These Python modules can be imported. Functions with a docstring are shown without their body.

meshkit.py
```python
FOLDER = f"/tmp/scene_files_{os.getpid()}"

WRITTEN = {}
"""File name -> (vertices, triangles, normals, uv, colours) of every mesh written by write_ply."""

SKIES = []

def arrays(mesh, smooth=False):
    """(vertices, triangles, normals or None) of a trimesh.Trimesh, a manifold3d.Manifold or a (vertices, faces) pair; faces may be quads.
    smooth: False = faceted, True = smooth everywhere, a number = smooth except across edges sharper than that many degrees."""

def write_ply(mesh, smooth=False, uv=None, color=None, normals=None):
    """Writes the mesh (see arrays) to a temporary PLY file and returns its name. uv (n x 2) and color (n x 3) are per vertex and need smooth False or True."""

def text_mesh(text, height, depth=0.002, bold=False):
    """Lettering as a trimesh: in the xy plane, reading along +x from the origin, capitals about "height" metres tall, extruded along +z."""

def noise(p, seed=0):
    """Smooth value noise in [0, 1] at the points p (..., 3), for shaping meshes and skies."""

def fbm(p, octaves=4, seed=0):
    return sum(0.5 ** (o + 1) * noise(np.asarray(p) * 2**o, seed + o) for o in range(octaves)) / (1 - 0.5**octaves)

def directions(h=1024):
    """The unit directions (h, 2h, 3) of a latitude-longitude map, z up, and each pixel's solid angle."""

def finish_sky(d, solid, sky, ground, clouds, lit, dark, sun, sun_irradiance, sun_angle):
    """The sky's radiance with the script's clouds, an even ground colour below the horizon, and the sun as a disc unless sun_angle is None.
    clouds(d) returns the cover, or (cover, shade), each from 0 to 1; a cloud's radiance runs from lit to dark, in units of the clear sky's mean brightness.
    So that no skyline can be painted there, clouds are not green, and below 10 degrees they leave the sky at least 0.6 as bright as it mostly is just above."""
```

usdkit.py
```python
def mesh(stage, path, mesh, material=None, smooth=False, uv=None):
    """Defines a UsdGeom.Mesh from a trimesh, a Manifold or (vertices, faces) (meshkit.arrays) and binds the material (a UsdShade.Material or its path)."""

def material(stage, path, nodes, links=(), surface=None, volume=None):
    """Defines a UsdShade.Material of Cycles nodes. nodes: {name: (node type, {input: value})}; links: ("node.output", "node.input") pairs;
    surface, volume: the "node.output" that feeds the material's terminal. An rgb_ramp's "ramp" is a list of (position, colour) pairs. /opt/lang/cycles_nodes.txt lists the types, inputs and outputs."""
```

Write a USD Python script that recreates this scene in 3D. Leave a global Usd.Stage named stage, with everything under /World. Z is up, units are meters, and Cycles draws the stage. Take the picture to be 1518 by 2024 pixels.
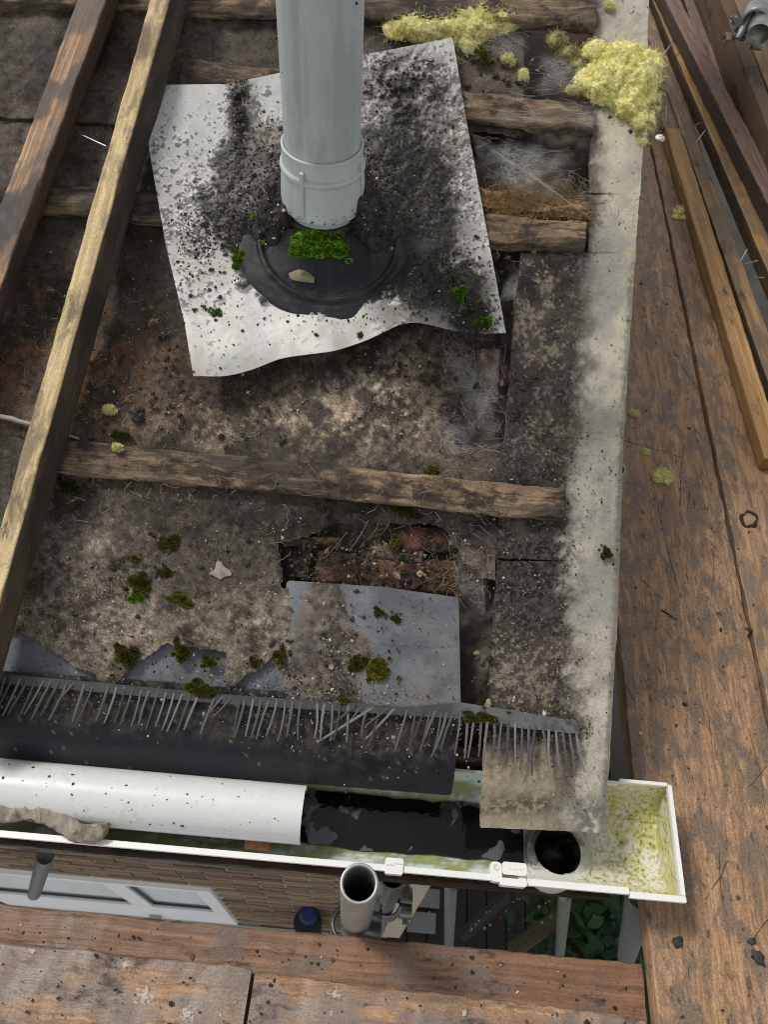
import math, random
import numpy as np, trimesh
import usdkit, meshkit
from pxr import Usd, UsdGeom, UsdLux, UsdShade, Sdf, Gf, Vt

stage = Usd.Stage.CreateInMemory()
UsdGeom.SetStageUpAxis(stage, UsdGeom.Tokens.z)
UsdGeom.SetStageMetersPerUnit(stage, 1.0)
UsdGeom.Xform.Define(stage, '/World'); UsdGeom.Scope.Define(stage, '/World/Looks')

# ------------------------------------------------------------------ camera, sky, sun, exposure
YAW, PITCH, ROLL, PHI = np.radians([-0.0471, 56.024, -5.134, 26.761])
FPX, IW, IH = 1560.0, 1518.0, 2024.0
EXPOSURE = 0.52
SUN_DIR = np.array([-0.50, 0.30, 0.81]); SUN_DIR /= np.linalg.norm(SUN_DIR)
SUN_INT, SUN_ANGLE, SKY_STRENGTH = 0.40, 12.0, 0.10

_f = np.array([-math.sin(YAW)*math.cos(PITCH), math.cos(YAW)*math.cos(PITCH), -math.sin(PITCH)])
_r = np.array([math.cos(YAW), math.sin(YAW), 0.0]); _d = np.cross(_f, _r)
RIGHT = math.cos(ROLL)*_r + math.sin(ROLL)*_d
DOWN = np.cross(_f, RIGHT); FWD = _f
cam = UsdGeom.Camera.Define(stage, '/World/camera')
m = np.eye(4); m[0, :3] = RIGHT; m[1, :3] = -DOWN; m[2, :3] = -FWD
cam.AddTransformOp().Set(Gf.Matrix4d(m.tolist()))
FL = 24.0
cam.CreateFocalLengthAttr(FL); cam.CreateHorizontalApertureAttr(FL*IW/FPX); cam.CreateVerticalApertureAttr(FL*IH/FPX)
cam.CreateClippingRangeAttr(Gf.Vec2f(0.02, 500))
cam.CreateFStopAttr(8.0); cam.CreateFocusDistanceAttr(1.22)
cam.CreateExposureAttr(EXPOSURE)

sun_el = math.asin(SUN_DIR[2]); sun_rot = math.atan2(SUN_DIR[0], SUN_DIR[1])
dome = UsdLux.DomeLight.Define(stage, '/World/sky')
dome.GetPrim().SetCustomDataByKey('kind', 'structure')
skymat = usdkit.material(stage, '/World/Looks/sky_look', {
    'sky': ('sky_texture', {'sky_type': 'single_scattering', 'sun_disc': False, 'sun_elevation': sun_el, 'sun_rotation': sun_rot, 'aerosol_density': 2.0}),
    'h': ('hsv', {'saturation': 0.08, 'value': 1.0}),
    'b': ('background_shader', {'strength': SKY_STRENGTH})},
    [('sky.color', 'h.color'), ('h.color', 'b.color')], surface='b.background')
UsdShade.MaterialBindingAPI.Apply(dome.GetPrim()).Bind(skymat)
sun = UsdLux.DistantLight.Define(stage, '/World/sun')
sun.CreateIntensityAttr(SUN_INT); sun.CreateAngleAttr(SUN_ANGLE); sun.CreateColorAttr(Gf.Vec3f(1.0, 0.95, 0.87)); sun.CreateNormalizeAttr(True)
zz = SUN_DIR; xx = np.cross([0, 1, 0], zz); xx /= np.linalg.norm(xx); yy = np.cross(zz, xx)
ms = np.eye(4); ms[0, :3] = xx; ms[1, :3] = yy; ms[2, :3] = zz
sun.AddTransformOp().Set(Gf.Matrix4d(ms.tolist()))
sun.GetPrim().SetCustomDataByKey('kind', 'structure')

# ------------------------------------------------------------------ helpers: places
def rays(px, py):
    a = (np.asarray(px, float)-IW/2)/FPX; b = (np.asarray(py, float)-IH/2)/FPX
    return a[..., None]*RIGHT + b[..., None]*DOWN + FWD
NRM = np.array([0, -math.sin(PHI), math.cos(PHI)]); UPS = np.array([0, math.cos(PHI), math.sin(PHI)]); XAX = np.array([1.0, 0, 0])
P0 = rays(640, 470)*1.27
def roof(px, py, h=0.0):
    r = rays(px, py); t = (P0@NRM + np.asarray(h, float))/(r@NRM)
    return r*t[..., None]
def flat(px, py, z):
    r = rays(px, py); return r*(z/r[..., 2])[..., None]
def upright(px, py, y):
    r = rays(px, py); return r*(y/r[..., 1])[..., None]
def to_px(p):
    p = np.asarray(p, float); c = np.stack([p@RIGHT, p@DOWN, p@FWD], -1)
    return c[..., 0]/c[..., 2]*FPX+IW/2, c[..., 1]/c[..., 2]*FPX+IH/2

def ss(a, b, x): t = np.clip((x-a)/(b-a), 0, 1); return t*t*(3-2*t)
def fb(px, py, s, o=4, seed=0):
    x, y = np.asarray(px, float)/s, np.asarray(py, float)/s      # turned so that the lattice of the noise never shows
    return meshkit.fbm(np.stack([0.80*x-0.48*y+0.36*seed, 0.52*x+0.80*y+.1, 0.31*x+0.37*y+3.3+seed], -1), o, seed)
def blob(px, py, cx, cy, rx, ry): return np.exp(-(((px-cx)/rx)**2+((py-cy)/ry)**2))
def lerp(a, b, t): return np.asarray(a)*(1-t[..., None]) + np.asarray(b)*t[..., None]
def poly(pts, n):
    p = np.asarray(pts, float); s = np.r_[0, np.cumsum(np.linalg.norm(np.diff(p, axis=0), axis=1))]
    q = np.linspace(0, s[-1], n); return np.stack([np.interp(q, s, p[:, k]) for k in range(p.shape[1])], -1)

# ------------------------------------------------------------------ helpers: prims
_used = {}
def numbered(path):
    k = _used.get(path, 0); _used[path] = k+1
    return path if k == 0 else f'{path}_{k:03d}'
def tag(p, label=None, cat=None, group=None, kind=None):
    p = p.GetPrim() if hasattr(p, 'GetPrim') else p
    for k, v in (('label', label), ('category', cat), ('group', group), ('kind', kind)):
        if v: p.SetCustomDataByKey(k, v)
    return p
BASE = {}
def thing(name, label, cat, base, group=None, kind=None):
    path = numbered('/World/'+name); x = UsdGeom.Xform.Define(stage, path)
    b = np.asarray(base, float); x.AddTranslateOp().Set(Gf.Vec3d(*map(float, b))); BASE[path] = b
    return tag(x, label, cat, group, kind)
def put(name, vf, mat, parent=None, smooth=True, col=None, lp=None, label=None, cat=None, group=None, kind=None):
    v, f = vf[0], vf[1]; v = np.asarray(v, float)
    if parent is None:
        path = numbered('/World/'+name); c = v.mean(0); c[2] = v[:, 2].min(); b = c
    else:
        pp = str(parent.GetPath()); path = numbered(pp+'/'+name); b = BASE[pp]
    mm = usdkit.mesh(stage, path, (v-b, np.asarray(f)), mat, smooth=smooth)
    api = UsdGeom.PrimvarsAPI(mm)
    if col is not None:
        col = np.broadcast_to(np.asarray(col, np.float32), v.shape)
        api.CreatePrimvar('col', Sdf.ValueTypeNames.Color3fArray, 'vertex').Set(Vt.Vec3fArray.FromNumpy(np.ascontiguousarray(np.clip(col, 0, 1), np.float32)))
    if lp is not None:
        api.CreatePrimvar('lp', Sdf.ValueTypeNames.Float3Array, 'vertex').Set(Vt.Vec3fArray.FromNumpy(np.ascontiguousarray(lp, np.float32)))
    if parent is None:
        mm.AddTranslateOp().Set(Gf.Vec3d(*map(float, b))); BASE[path] = b
    else:
        BASE[path] = b
    return tag(mm, label, cat, group, kind)
def copy_of(src, name, mat4, label=None, cat=None, group=None):
    x = UsdGeom.Xform.Define(stage, numbered('/World/'+name))
    x.GetPrim().GetReferences().AddInternalReference(src.GetPath())
    x.ClearXformOpOrder(); x.AddTransformOp(opSuffix='place').Set(Gf.Matrix4d(np.asarray(mat4).T.tolist()))
    x.GetPrim().SetInstanceable(True)
    return tag(x, label, cat, group)

# ------------------------------------------------------------------ helpers: shapes
def join(parts):
    vs, fs, cs, n = [], [], [], 0
    for p in parts:
        v, f = np.asarray(p[0]), np.asarray(p[1]); vs.append(v); fs.append(f+n); n += len(v)
        if len(p) > 2: cs.append(np.broadcast_to(p[2], v.shape))
    return (np.vstack(vs), np.vstack(fs)) + ((np.vstack(cs),) if cs else ())
def tm(t): return np.array(t.vertices), np.array(t.faces)
def gridf(n, m):
    i = np.arange(n*m).reshape(n, m)
    a, b, c, d = i[:-1, :-1].ravel(), i[1:, :-1].ravel(), i[1:, 1:].ravel(), i[:-1, 1:].ravel()
    return np.vstack([np.stack([a, b, c], 1), np.stack([a, c, d], 1)])
def orient(v, f, n):
    v = np.asarray(v); k = np.cross(v[f[:, 1]]-v[f[:, 0]], v[f[:, 2]]-v[f[:, 0]]).sum(0)
    return f if k@n > 0 else f[:, ::-1]
def compact(v, f, *att):
    u, inv = np.unique(f, return_inverse=True)
    return (v[u], inv.reshape(f.shape)) + tuple(a[u] for a in att)
def solid(v, f, t, n=NRM, under=True):
    """closed sheet: V, F is the top, T metres thick; the rim gets vertices of its own."""
    v = np.asarray(v); f = orient(v, f, n); N = len(v); bot = v-np.asarray(n)*t
    e = np.vstack([f[:, [0, 1]], f[:, [1, 2]], f[:, [2, 0]]]); key = np.sort(e, 1)
    _, idx, cnt = np.unique(key, axis=0, return_index=True, return_counts=True)
    b = e[idx[cnt == 1]]; k = len(b)
    rim = np.vstack([v[b[:, 0]], v[b[:, 1]], bot[b[:, 1]], bot[b[:, 0]]]); o = 2*N; r = np.arange(k)
    rf = np.vstack([np.stack([o+r+k, o+r, o+r+3*k], 1), np.stack([o+r+k, o+r+3*k, o+r+2*k], 1)])
    src = np.r_[np.arange(N), np.arange(N), b[:, 0], b[:, 1], b[:, 1], b[:, 0]]
    return np.vstack([v, bot, rim]), np.vstack([f, f[:, ::-1]+N, rf] if under else [f, rf]), src
def box(x0, x1, y0, y1, z0, z1):
    t = trimesh.creation.box(extents=(x1-x0, y1-y0, z1-z0)); t.apply_translation(((x0+x1)/2, (y0+y1)/2, (z0+z1)/2)); return tm(t)
def frame_from(axis, up):
    a = np.asarray(axis, float); a /= np.linalg.norm(a); w = np.cross(up, a); w /= np.linalg.norm(w); return a, w, np.cross(a, w)
def plank(A, B, w, t, up=(0, 0, 1), seg=60, r=0.002, rough=0.0008, seed=0, bow=0.0):
    """A timber of rounded section: A, B are the ends of the middle line of its TOP face."""
    rg = np.random.default_rng(seed); A, B = np.asarray(A, float), np.asarray(B, float); L = np.linalg.norm(B-A)
    a, wd, u = frame_from(B-A, up)
    nw = 9
    top = [(x, 0.0) for x in np.linspace(-w/2+r, w/2-r, nw)]
    prof = top + [(w/2-0.3*r, -0.3*r), (w/2, -r)] + [(w/2, -t*k/4) for k in (1, 2, 3)] + [(w/2, -t+r), (w/2-r, -t), (-w/2+r, -t), (-w/2, -t+r)] + [(-w/2, -t*k/4) for k in (3, 2, 1)] + [(-w/2, -r), (-w/2+0.3*r, -0.3*r)]
    prof = np.array(prof); k = len(prof); s = np.linspace(0, L, seg+1)
    S, K = np.meshgrid(s, np.arange(k), indexing='ij'); X, Y = prof[K, 0], prof[K, 1]
    q = np.stack([S*18, X*55+seed*7.1, Y*55], -1); q2 = np.stack([S*70, X*160+seed*3.3, Y*160+5], -1)
    dx = (meshkit.fbm(q, 3, seed)-0.5)*rough*5 + (meshkit.noise(q2, seed+9)-0.5)*rough*2
    dy = (meshkit.fbm(q+40, 3, seed+3)-0.5)*rough*5 + (meshkit.noise(q2+17, seed+5)-0.5)*rough*2
    Y2 = Y + dy + bow*np.sin(S/L*math.pi)
    V = A + S[..., None]*a + (X+dx)[..., None]*wd + Y2[..., None]*u
    lp = np.stack([S, X, Y], -1) + rg.uniform(-40, 40, 3)
    i = np.arange((seg+1)*k).reshape(seg+1, k); j = np.roll(i, -1, 1)
    f = np.vstack([np.stack([i[:-1].ravel(), i[1:].ravel(), j[1:].ravel()], 1), np.stack([i[:-1].ravel(), j[1:].ravel(), j[:-1].ravel()], 1)])
    V, lp = V.reshape(-1, 3), lp.reshape(-1, 3); n = len(V)
    for end in (0, seg):
        ring = V[i[end]]; c = ring.mean(0); V = np.vstack([V, ring, c]); lp = np.vstack([lp, lp[i[end]], lp[i[end]].mean(0)])
        ii = n+np.arange(k); jj = np.roll(ii, -1); cc = np.full(k, n+k)
        f = np.vstack([f, np.stack([ii, jj, cc] if end == 0 else [jj, ii, cc], 1)]); n += k+1
    if np.linalg.det(np.stack([a, wd, u])) < 0: f = f[:, ::-1]
    # outward check
    tv = V[f]; vol = np.einsum('ij,ij->i', tv[:, 0]-A, np.cross(tv[:, 1]-A, tv[:, 2]-A)).sum()
    return V, (f if vol > 0 else f[:, ::-1]), lp
def tube(pts, r, sides=10, caps=True):
    pts = np.asarray(pts, float); n = len(pts); r = np.broadcast_to(r, n)
    t = np.gradient(pts, axis=0); t /= np.linalg.norm(t, axis=1, keepdims=True)+1e-12
    ref = np.array([0, 0, 1.0]) if abs(t[0, 2]) < 0.9 else np.array([1.0, 0, 0])
    a = np.cross(t, ref); a /= np.linalg.norm(a, axis=1, keepdims=True)+1e-12; b = np.cross(t, a)
    th = np.arange(sides)/sides*2*math.pi
    V = pts[:, None]+r[:, None, None]*(np.cos(th)[None, :, None]*a[:, None]+np.sin(th)[None, :, None]*b[:, None])
    i = np.arange(n*sides).reshape(n, sides); j = np.roll(i, -1, 1)
    f = np.vstack([np.stack([i[:-1].ravel(), j[1:].ravel(), i[1:].ravel()], 1), np.stack([i[:-1].ravel(), j[:-1].ravel(), j[1:].ravel()], 1)])
    V = V.reshape(-1, 3)
    if caps:
        m0 = len(V); V = np.vstack([V, pts[0], pts[-1]]); q = np.arange(sides); qq = np.roll(q, -1)
        e = (n-1)*sides; f = np.vstack([f, np.stack([q, qq, np.full(sides, m0)], 1), np.stack([qq+e, q+e, np.full(sides, m0+1)], 1)])
    return V, f
def revolve(profile, base, sides=72):
    """profile: (radius, z) pairs from the outside bottom round to the inside; about the upright axis at base."""
    p = np.asarray(profile, float); k = len(p); th = np.arange(sides)/sides*2*math.pi
    V = np.stack([p[:, 0, None]*np.cos(th), p[:, 0, None]*np.sin(th), np.repeat(p[:, 1, None], sides, 1)], -1)+np.asarray(base)
    i = np.arange(k*sides).reshape(k, sides); j = np.roll(i, -1, 1)
    f = np.vstack([np.stack([i[:-1].ravel(), j[:-1].ravel(), j[1:].ravel()], 1), np.stack([i[:-1].ravel(), j[1:].ravel(), i[1:].ravel()], 1)])
    return V.reshape(-1, 3), f
def sharp(profile, d=0.0006):
    """doubles the corners of a profile so that a smooth shaded revolve keeps its edges."""
    p = np.asarray(profile, float); out = [p[0]]
    for a, b, c in zip(p[:-2], p[1:-1], p[2:]):
        u, v = a-b, c-b; lu, lv = np.linalg.norm(u), np.linalg.norm(v)
        out += [b+u/lu*min(d, lu*.4), b+v/lv*min(d, lv*.4)]
    return np.array(out+[p[-1]])
ICO = trimesh.creation.icosphere(subdivisions=1); ICO_V, ICO_F = np.array(ICO.vertices), np.array(ICO.faces)
OCT_V = np.array([[1, 0, 0], [-1, 0, 0], [0, 1, 0], [0, -1, 0], [0, 0, 1], [0, 0, -1.0]]); OCT_F = np.array([[0, 2, 4], [2, 1, 4], [1, 3, 4], [3, 0, 4], [2, 0, 5], [1, 2, 5], [3, 1, 5], [0, 3, 5]])
def crumbs(P, size, cols, seed=0, flatn=0.7, n=NRM, big=False):
    rg = np.random.default_rng(seed); P = np.asarray(P); k = len(P); bv, bf = (ICO_V, ICO_F) if big else (OCT_V, OCT_F); q = len(bv)
    size = np.broadcast_to(size, k); a, w, u = frame_from(XAX, n)
    th = rg.uniform(0, 2*math.pi, k); c, s = np.cos(th), np.sin(th)
    j = bv[None]*rg.uniform(0.55, 1.35, (k, q, 1))*np.stack([rg.uniform(.7, 1.5, k), rg.uniform(.6, 1.1, k), np.full(k, flatn)], -1)[:, None]
    x, y = j[..., 0]*c[:, None]-j[..., 1]*s[:, None], j[..., 0]*s[:, None]+j[..., 1]*c[:, None]
    V = P[:, None]+size[:, None, None]*(x[..., None]*a+y[..., None]*w+(j[..., 2]+0.25)[..., None]*u)
    f = (bf[None]+(np.arange(k)*q)[:, None, None]).reshape(-1, 3)
    return V.reshape(-1, 3), f, np.repeat(np.broadcast_to(cols, (k, 3)), q, 0)
def strands(lines, r, cols=None, sides=3):
    out = [tube(l, r, sides, False) for l in lines]
    if cols is not None: out = [(v, f, np.broadcast_to(c, v.shape)) for (v, f), c in zip(out, cols)]
    return join(out)
def curl(rg, p, d, L, n=6, wig=0.35, nrm=NRM, flat_=0.5):
    pts = [np.array(p, float)]; d = np.array(d, float); d /= np.linalg.norm(d)
    for _ in range(n-1):
        d = d+rg.normal(0, wig, 3); d -= nrm*(d@nrm)*flat_; d /= np.linalg.norm(d); pts.append(pts[-1]+d*L/(n-1))
    return np.array(pts)

# ------------------------------------------------------------------ looks
def look(name, *a, **k): return usdkit.material(stage, '/World/Looks/'+name, *a, **k)
def col_look(name, rough=0.85, grain=700, amp=0.45, bump=0.6, dist=0.0012, spec=0.35, coat=0.0, sheen=0.0, rough2=None):
    nodes = {'a': ('attribute', {'attribute': 'col'}), 'g': ('geometry', {}),
             'n': ('noise_texture', {'scale': grain, 'detail': 5.0, 'roughness': 0.72}),
             'r': ('map_range', {'from_min': 0.25, 'from_max': 0.75, 'to_min': 1-amp, 'to_max': 1+amp}),
             'v': ('combine_xyz', {}), 'm': ('mix_color', {'blend_type': 'multiply', 'fac': 1.0, 'use_clamp': False, 'use_clamp_result': False}),
             'b': ('bump', {'strength': bump, 'distance': dist}),
             'n2': ('noise_texture', {'scale': 38.0, 'detail': 2.0}),
             'rr': ('map_range', {'from_min': 0.35, 'from_max': 0.65, 'to_min': rough if rough2 is None else rough2, 'to_max': rough, 'clamp': True}),
             'p': ('principled_bsdf', {'specular_ior_level': spec, 'coat_weight': coat, 'coat_roughness': 0.12, 'sheen_weight': sheen})}
    links = [('g.position', 'n.vector'), ('g.position', 'n2.vector'), ('n.fac', 'r.value'), ('r.result', 'v.x'), ('r.result', 'v.y'), ('r.result', 'v.z'), ('a.color', 'm.a'), ('v.vector', 'm.b'),
             ('m.result', 'p.base_color'), ('n.fac', 'b.height'), ('b.normal', 'p.normal'), ('n2.fac', 'rr.value'), ('rr.result', 'p.roughness')]
    return look(name, nodes, links, surface='p.BSDF')
def wood_look(name, dark, mid, light, grey, grey_amt=0.5, rough=0.6, fibre=1.0, stain=(0.02, 0.015, 0.012), stain_amt=0.5, bump=0.6, wet=0.0, patch=9.0, run=1.0, fine=0.35, spots=0.0):
    """weathered timber: fibres run along the first axis of the stored rest position."""
    N = {'a': ('attribute', {'attribute': 'lp'}),
         'm1': ('mapping', {'scale': (4.0*run, 260.0*fibre, 260.0*fibre)}), 'n1': ('noise_texture', {'scale': 1.0, 'detail': 4.0, 'roughness': 0.65}),
         'm2': ('mapping', {'scale': (1.6*run, 46.0, 46.0)}), 'n2': ('noise_texture', {'scale': 1.0, 'detail': 3.0, 'distortion': 1.4}),
         'add': ('math', {'math_type': 'multiply_add', 'value2': 0.5}), 'hal': ('math', {'math_type': 'multiply', 'value2': 0.5}),
         'ramp': ('rgb_ramp', {'ramp': [(0.30, dark), (0.48, mid), (0.66, light)]}),
         'm3': ('mapping', {'scale': (patch, patch*2.2, patch*2.2)}), 'n3': ('noise_texture', {'scale': 1.0, 'detail': 5.0, 'roughness': 0.62, 'distortion': 0.5}),
         'r3': ('map_range', {'from_min': 0.60-0.25*grey_amt, 'from_max': 0.69-0.25*grey_amt, 'to_min': 0.0, 'to_max': 0.85, 'clamp': True}),
         'mg': ('mix_color', {'b': grey}),
         'm4': ('mapping', {'scale': (patch*2.1, patch*4.5, patch*4.5), 'location': (3.3, 7.7, 1.1)}), 'n4': ('noise_texture', {'scale': 1.0, 'detail': 5.0, 'roughness': 0.7}),
         'r4': ('map_range', {'from_min': 0.65-0.20*stain_amt, 'from_max': 0.73-0.20*stain_amt, 'to_min': 0.0, 'to_max': 0.8, 'clamp': True}),
         'ms': ('mix_color', {'b': stain}),
         'n6': ('noise_texture', {'scale': 85.0, 'detail': 3.0, 'roughness': 0.6}), 'r6': ('map_range', {'from_min': 0.655, 'from_max': 0.70, 'to_min': 0.0, 'to_max': spots, 'clamp': True}), 'w6': ('math', {'math_type': 'maximum'}),
         'n5': ('noise_texture', {'scale': 330.0, 'detail': 5.0, 'roughness': 0.75}), 'r5': ('map_range', {'from_min': 0.2, 'from_max': 0.8, 'to_min': 1-fine, 'to_max': 1+fine}),
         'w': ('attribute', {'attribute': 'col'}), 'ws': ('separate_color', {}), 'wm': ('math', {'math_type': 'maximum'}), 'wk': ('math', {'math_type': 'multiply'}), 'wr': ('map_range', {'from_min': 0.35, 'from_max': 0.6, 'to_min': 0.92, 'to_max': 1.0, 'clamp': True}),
         'v5': ('combine_xyz', {}), 'mx': ('mix_color', {'blend_type': 'multiply', 'fac': 1.0, 'use_clamp': False}),
         'b': ('bump', {'strength': bump, 'distance': 0.0015}),
         'rr': ('map_range', {'from_min': 0.40, 'from_max': 0.62, 'to_min': rough, 'to_max': max(rough-wet, 0.12), 'clamp': True}),
         'p': ('principled_bsdf', {'specular_ior_level': 0.4})}
    K = [('a.vector', x+'.vector') for x in ('m1', 'm2', 'm3', 'm4', 'n5', 'n6')] + [('m1.vector', 'n1.vector'), ('m2.vector', 'n2.vector'), ('m3.vector', 'n3.vector'), ('m4.vector', 'n4.vector'),
         ('n1.fac', 'add.value1'), ('n2.fac', 'hal.value1'), ('hal.value', 'add.value3'), ('add.value', 'ramp.fac'), ('n3.fac', 'r3.value'), ('r3.result', 'mg.fac'), ('ramp.color', 'mg.a'),
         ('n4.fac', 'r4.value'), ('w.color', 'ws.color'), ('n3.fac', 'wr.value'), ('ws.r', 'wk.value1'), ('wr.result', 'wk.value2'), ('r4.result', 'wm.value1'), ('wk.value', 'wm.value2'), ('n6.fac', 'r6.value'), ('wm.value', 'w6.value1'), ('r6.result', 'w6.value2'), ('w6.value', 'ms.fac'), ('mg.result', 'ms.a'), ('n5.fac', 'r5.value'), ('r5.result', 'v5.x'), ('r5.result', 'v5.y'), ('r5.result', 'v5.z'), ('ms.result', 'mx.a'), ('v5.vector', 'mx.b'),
         ('mx.result', 'p.base_color'), ('n1.fac', 'b.height'), ('b.normal', 'p.normal'), ('n3.fac', 'rr.value'), ('rr.result', 'p.roughness')]
    return look(name, N, K, surface='p.BSDF')
def plain(name, color, rough=0.5, metal=0.0, spec=0.5, var=0.15, scale=60.0, coat=0.0, dirt=None, dirt_lo=0.55, dirt_hi=0.66, dscale=30.0, bump=0.15, stretch=(1, 1, 1)):
    N = {'g': ('geometry', {}), 'mp': ('mapping', {'scale': stretch}), 'n': ('noise_texture', {'scale': scale, 'detail': 5.0, 'roughness': 0.6}),
         'r': ('map_range', {'from_min': 0.3, 'from_max': 0.7, 'to_min': 1-var, 'to_max': 1+var}), 'v': ('combine_xyz', {}),
         'c': ('mix_color', {'blend_type': 'multiply', 'fac': 1.0, 'a': color, 'use_clamp': False}),
         'n2': ('noise_texture', {'scale': dscale, 'detail': 6.0, 'roughness': 0.7}),
         'r2': ('map_range', {'from_min': dirt_lo, 'from_max': dirt_hi, 'to_min': 0.0, 'to_max': 0.9 if dirt else 0.0, 'clamp': True}),
         'd': ('mix_color', {'b': dirt or color}), 'b': ('bump', {'strength': bump, 'distance': 0.001}),
         'p': ('principled_bsdf', {'roughness': rough, 'metallic': metal, 'specular_ior_level': spec, 'coat_weight': coat})}
    K = [('g.position', 'mp.vector'), ('mp.vector', 'n.vector'), ('mp.vector', 'n2.vector'), ('n.fac', 'r.value'), ('r.result', 'v.x'), ('r.result', 'v.y'), ('r.result', 'v.z'), ('v.vector', 'c.b'), ('c.result', 'd.a'),
         ('n2.fac', 'r2.value'), ('r2.result', 'd.fac'), ('d.result', 'p.base_color'), ('n.fac', 'b.height'), ('b.normal', 'p.normal')]
    return look(name, N, K, surface='p.BSDF')

M = {}
M['felt'] = col_look('felt_look', rough=0.9, grain=300, amp=0.85, bump=0.8, dist=0.0016, spec=0.3, rough2=0.62)
M['sheet'] = col_look('flashing_look', rough=0.62, grain=900, amp=0.16, bump=0.35, dist=0.0006, spec=0.4, rough2=0.45)
M['cement'] = col_look('fibre_cement_look', rough=0.92, grain=800, amp=0.48, bump=0.8, dist=0.001, spec=0.25)
M['soil'] = col_look('soil_look', rough=0.75, grain=900, amp=0.5, bump=0.8, dist=0.001, spec=0.45, rough2=0.4)
M['grit'] = col_look('grit_look', rough=0.8, grain=900, amp=0.4, bump=0.4, spec=0.35)
M['tray'] = col_look('grey_plastic_look', rough=0.6, grain=420, amp=0.45, bump=0.25, dist=0.0005, spec=0.5, rough2=0.36)
M['black'] = col_look('black_plastic_look', rough=0.42, grain=700, amp=0.4, bump=0.3, dist=0.0006, spec=0.28, rough2=0.25)
M['gutter'] = col_look('white_plastic_look', rough=0.38, grain=600, amp=0.12, bump=0.1, spec=0.5, rough2=0.3)
M['brick'] = col_look('brick_look', rough=0.9, grain=300, amp=0.35, bump=0.6, spec=0.25)
# leaf, moss and wool pass a little light
def thin_look(name, trans, grain, amp, rough=0.8):
    return look(name, {'a': ('attribute', {'attribute': 'col'}), 'g': ('geometry', {}), 'n': ('noise_texture', {'scale': grain, 'detail': 2.0}),
        'r': ('map_range', {'from_min': 0.25, 'from_max': 0.75, 'to_min': 1-amp, 'to_max': 1+amp}), 'v': ('combine_xyz', {}), 'm': ('mix_color', {'blend_type': 'multiply', 'fac': 1.0, 'use_clamp': False}),
        'p': ('principled_bsdf', {'roughness': rough, 'specular_ior_level': 0.25}), 't': ('translucent_bsdf', {}), 'x': ('mix_closure', {'fac': trans})},
        [('g.position', 'n.vector'), ('n.fac', 'r.value'), ('r.result', 'v.x'), ('r.result', 'v.y'), ('r.result', 'v.z'), ('a.color', 'm.a'), ('v.vector', 'm.b'), ('m.result', 'p.base_color'), ('m.result', 't.color'), ('p.BSDF', 'x.closure1'), ('t.BSDF', 'x.closure2')], surface='x.closure')
M['moss'] = thin_look('moss_look', 0.3, 400, 0.3)
M['wool'] = thin_look('mineral_wool_look', 0.25, 260, 0.22, 0.95)
M['leaf'] = thin_look('leaf_look', 0.2, 60, 0.2, 0.35)
M['deck'] = wood_look('scaffold_board_look', (0.13, 0.073, 0.042), (0.29, 0.172, 0.098), (0.48, 0.295, 0.165), (0.165, 0.122, 0.092), grey_amt=0.50, rough=0.48, wet=0.26, stain=(0.06, 0.045, 0.037), stain_amt=0.30, bump=0.6, patch=16, run=4.0, fine=0.7, spots=0.7)
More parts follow.
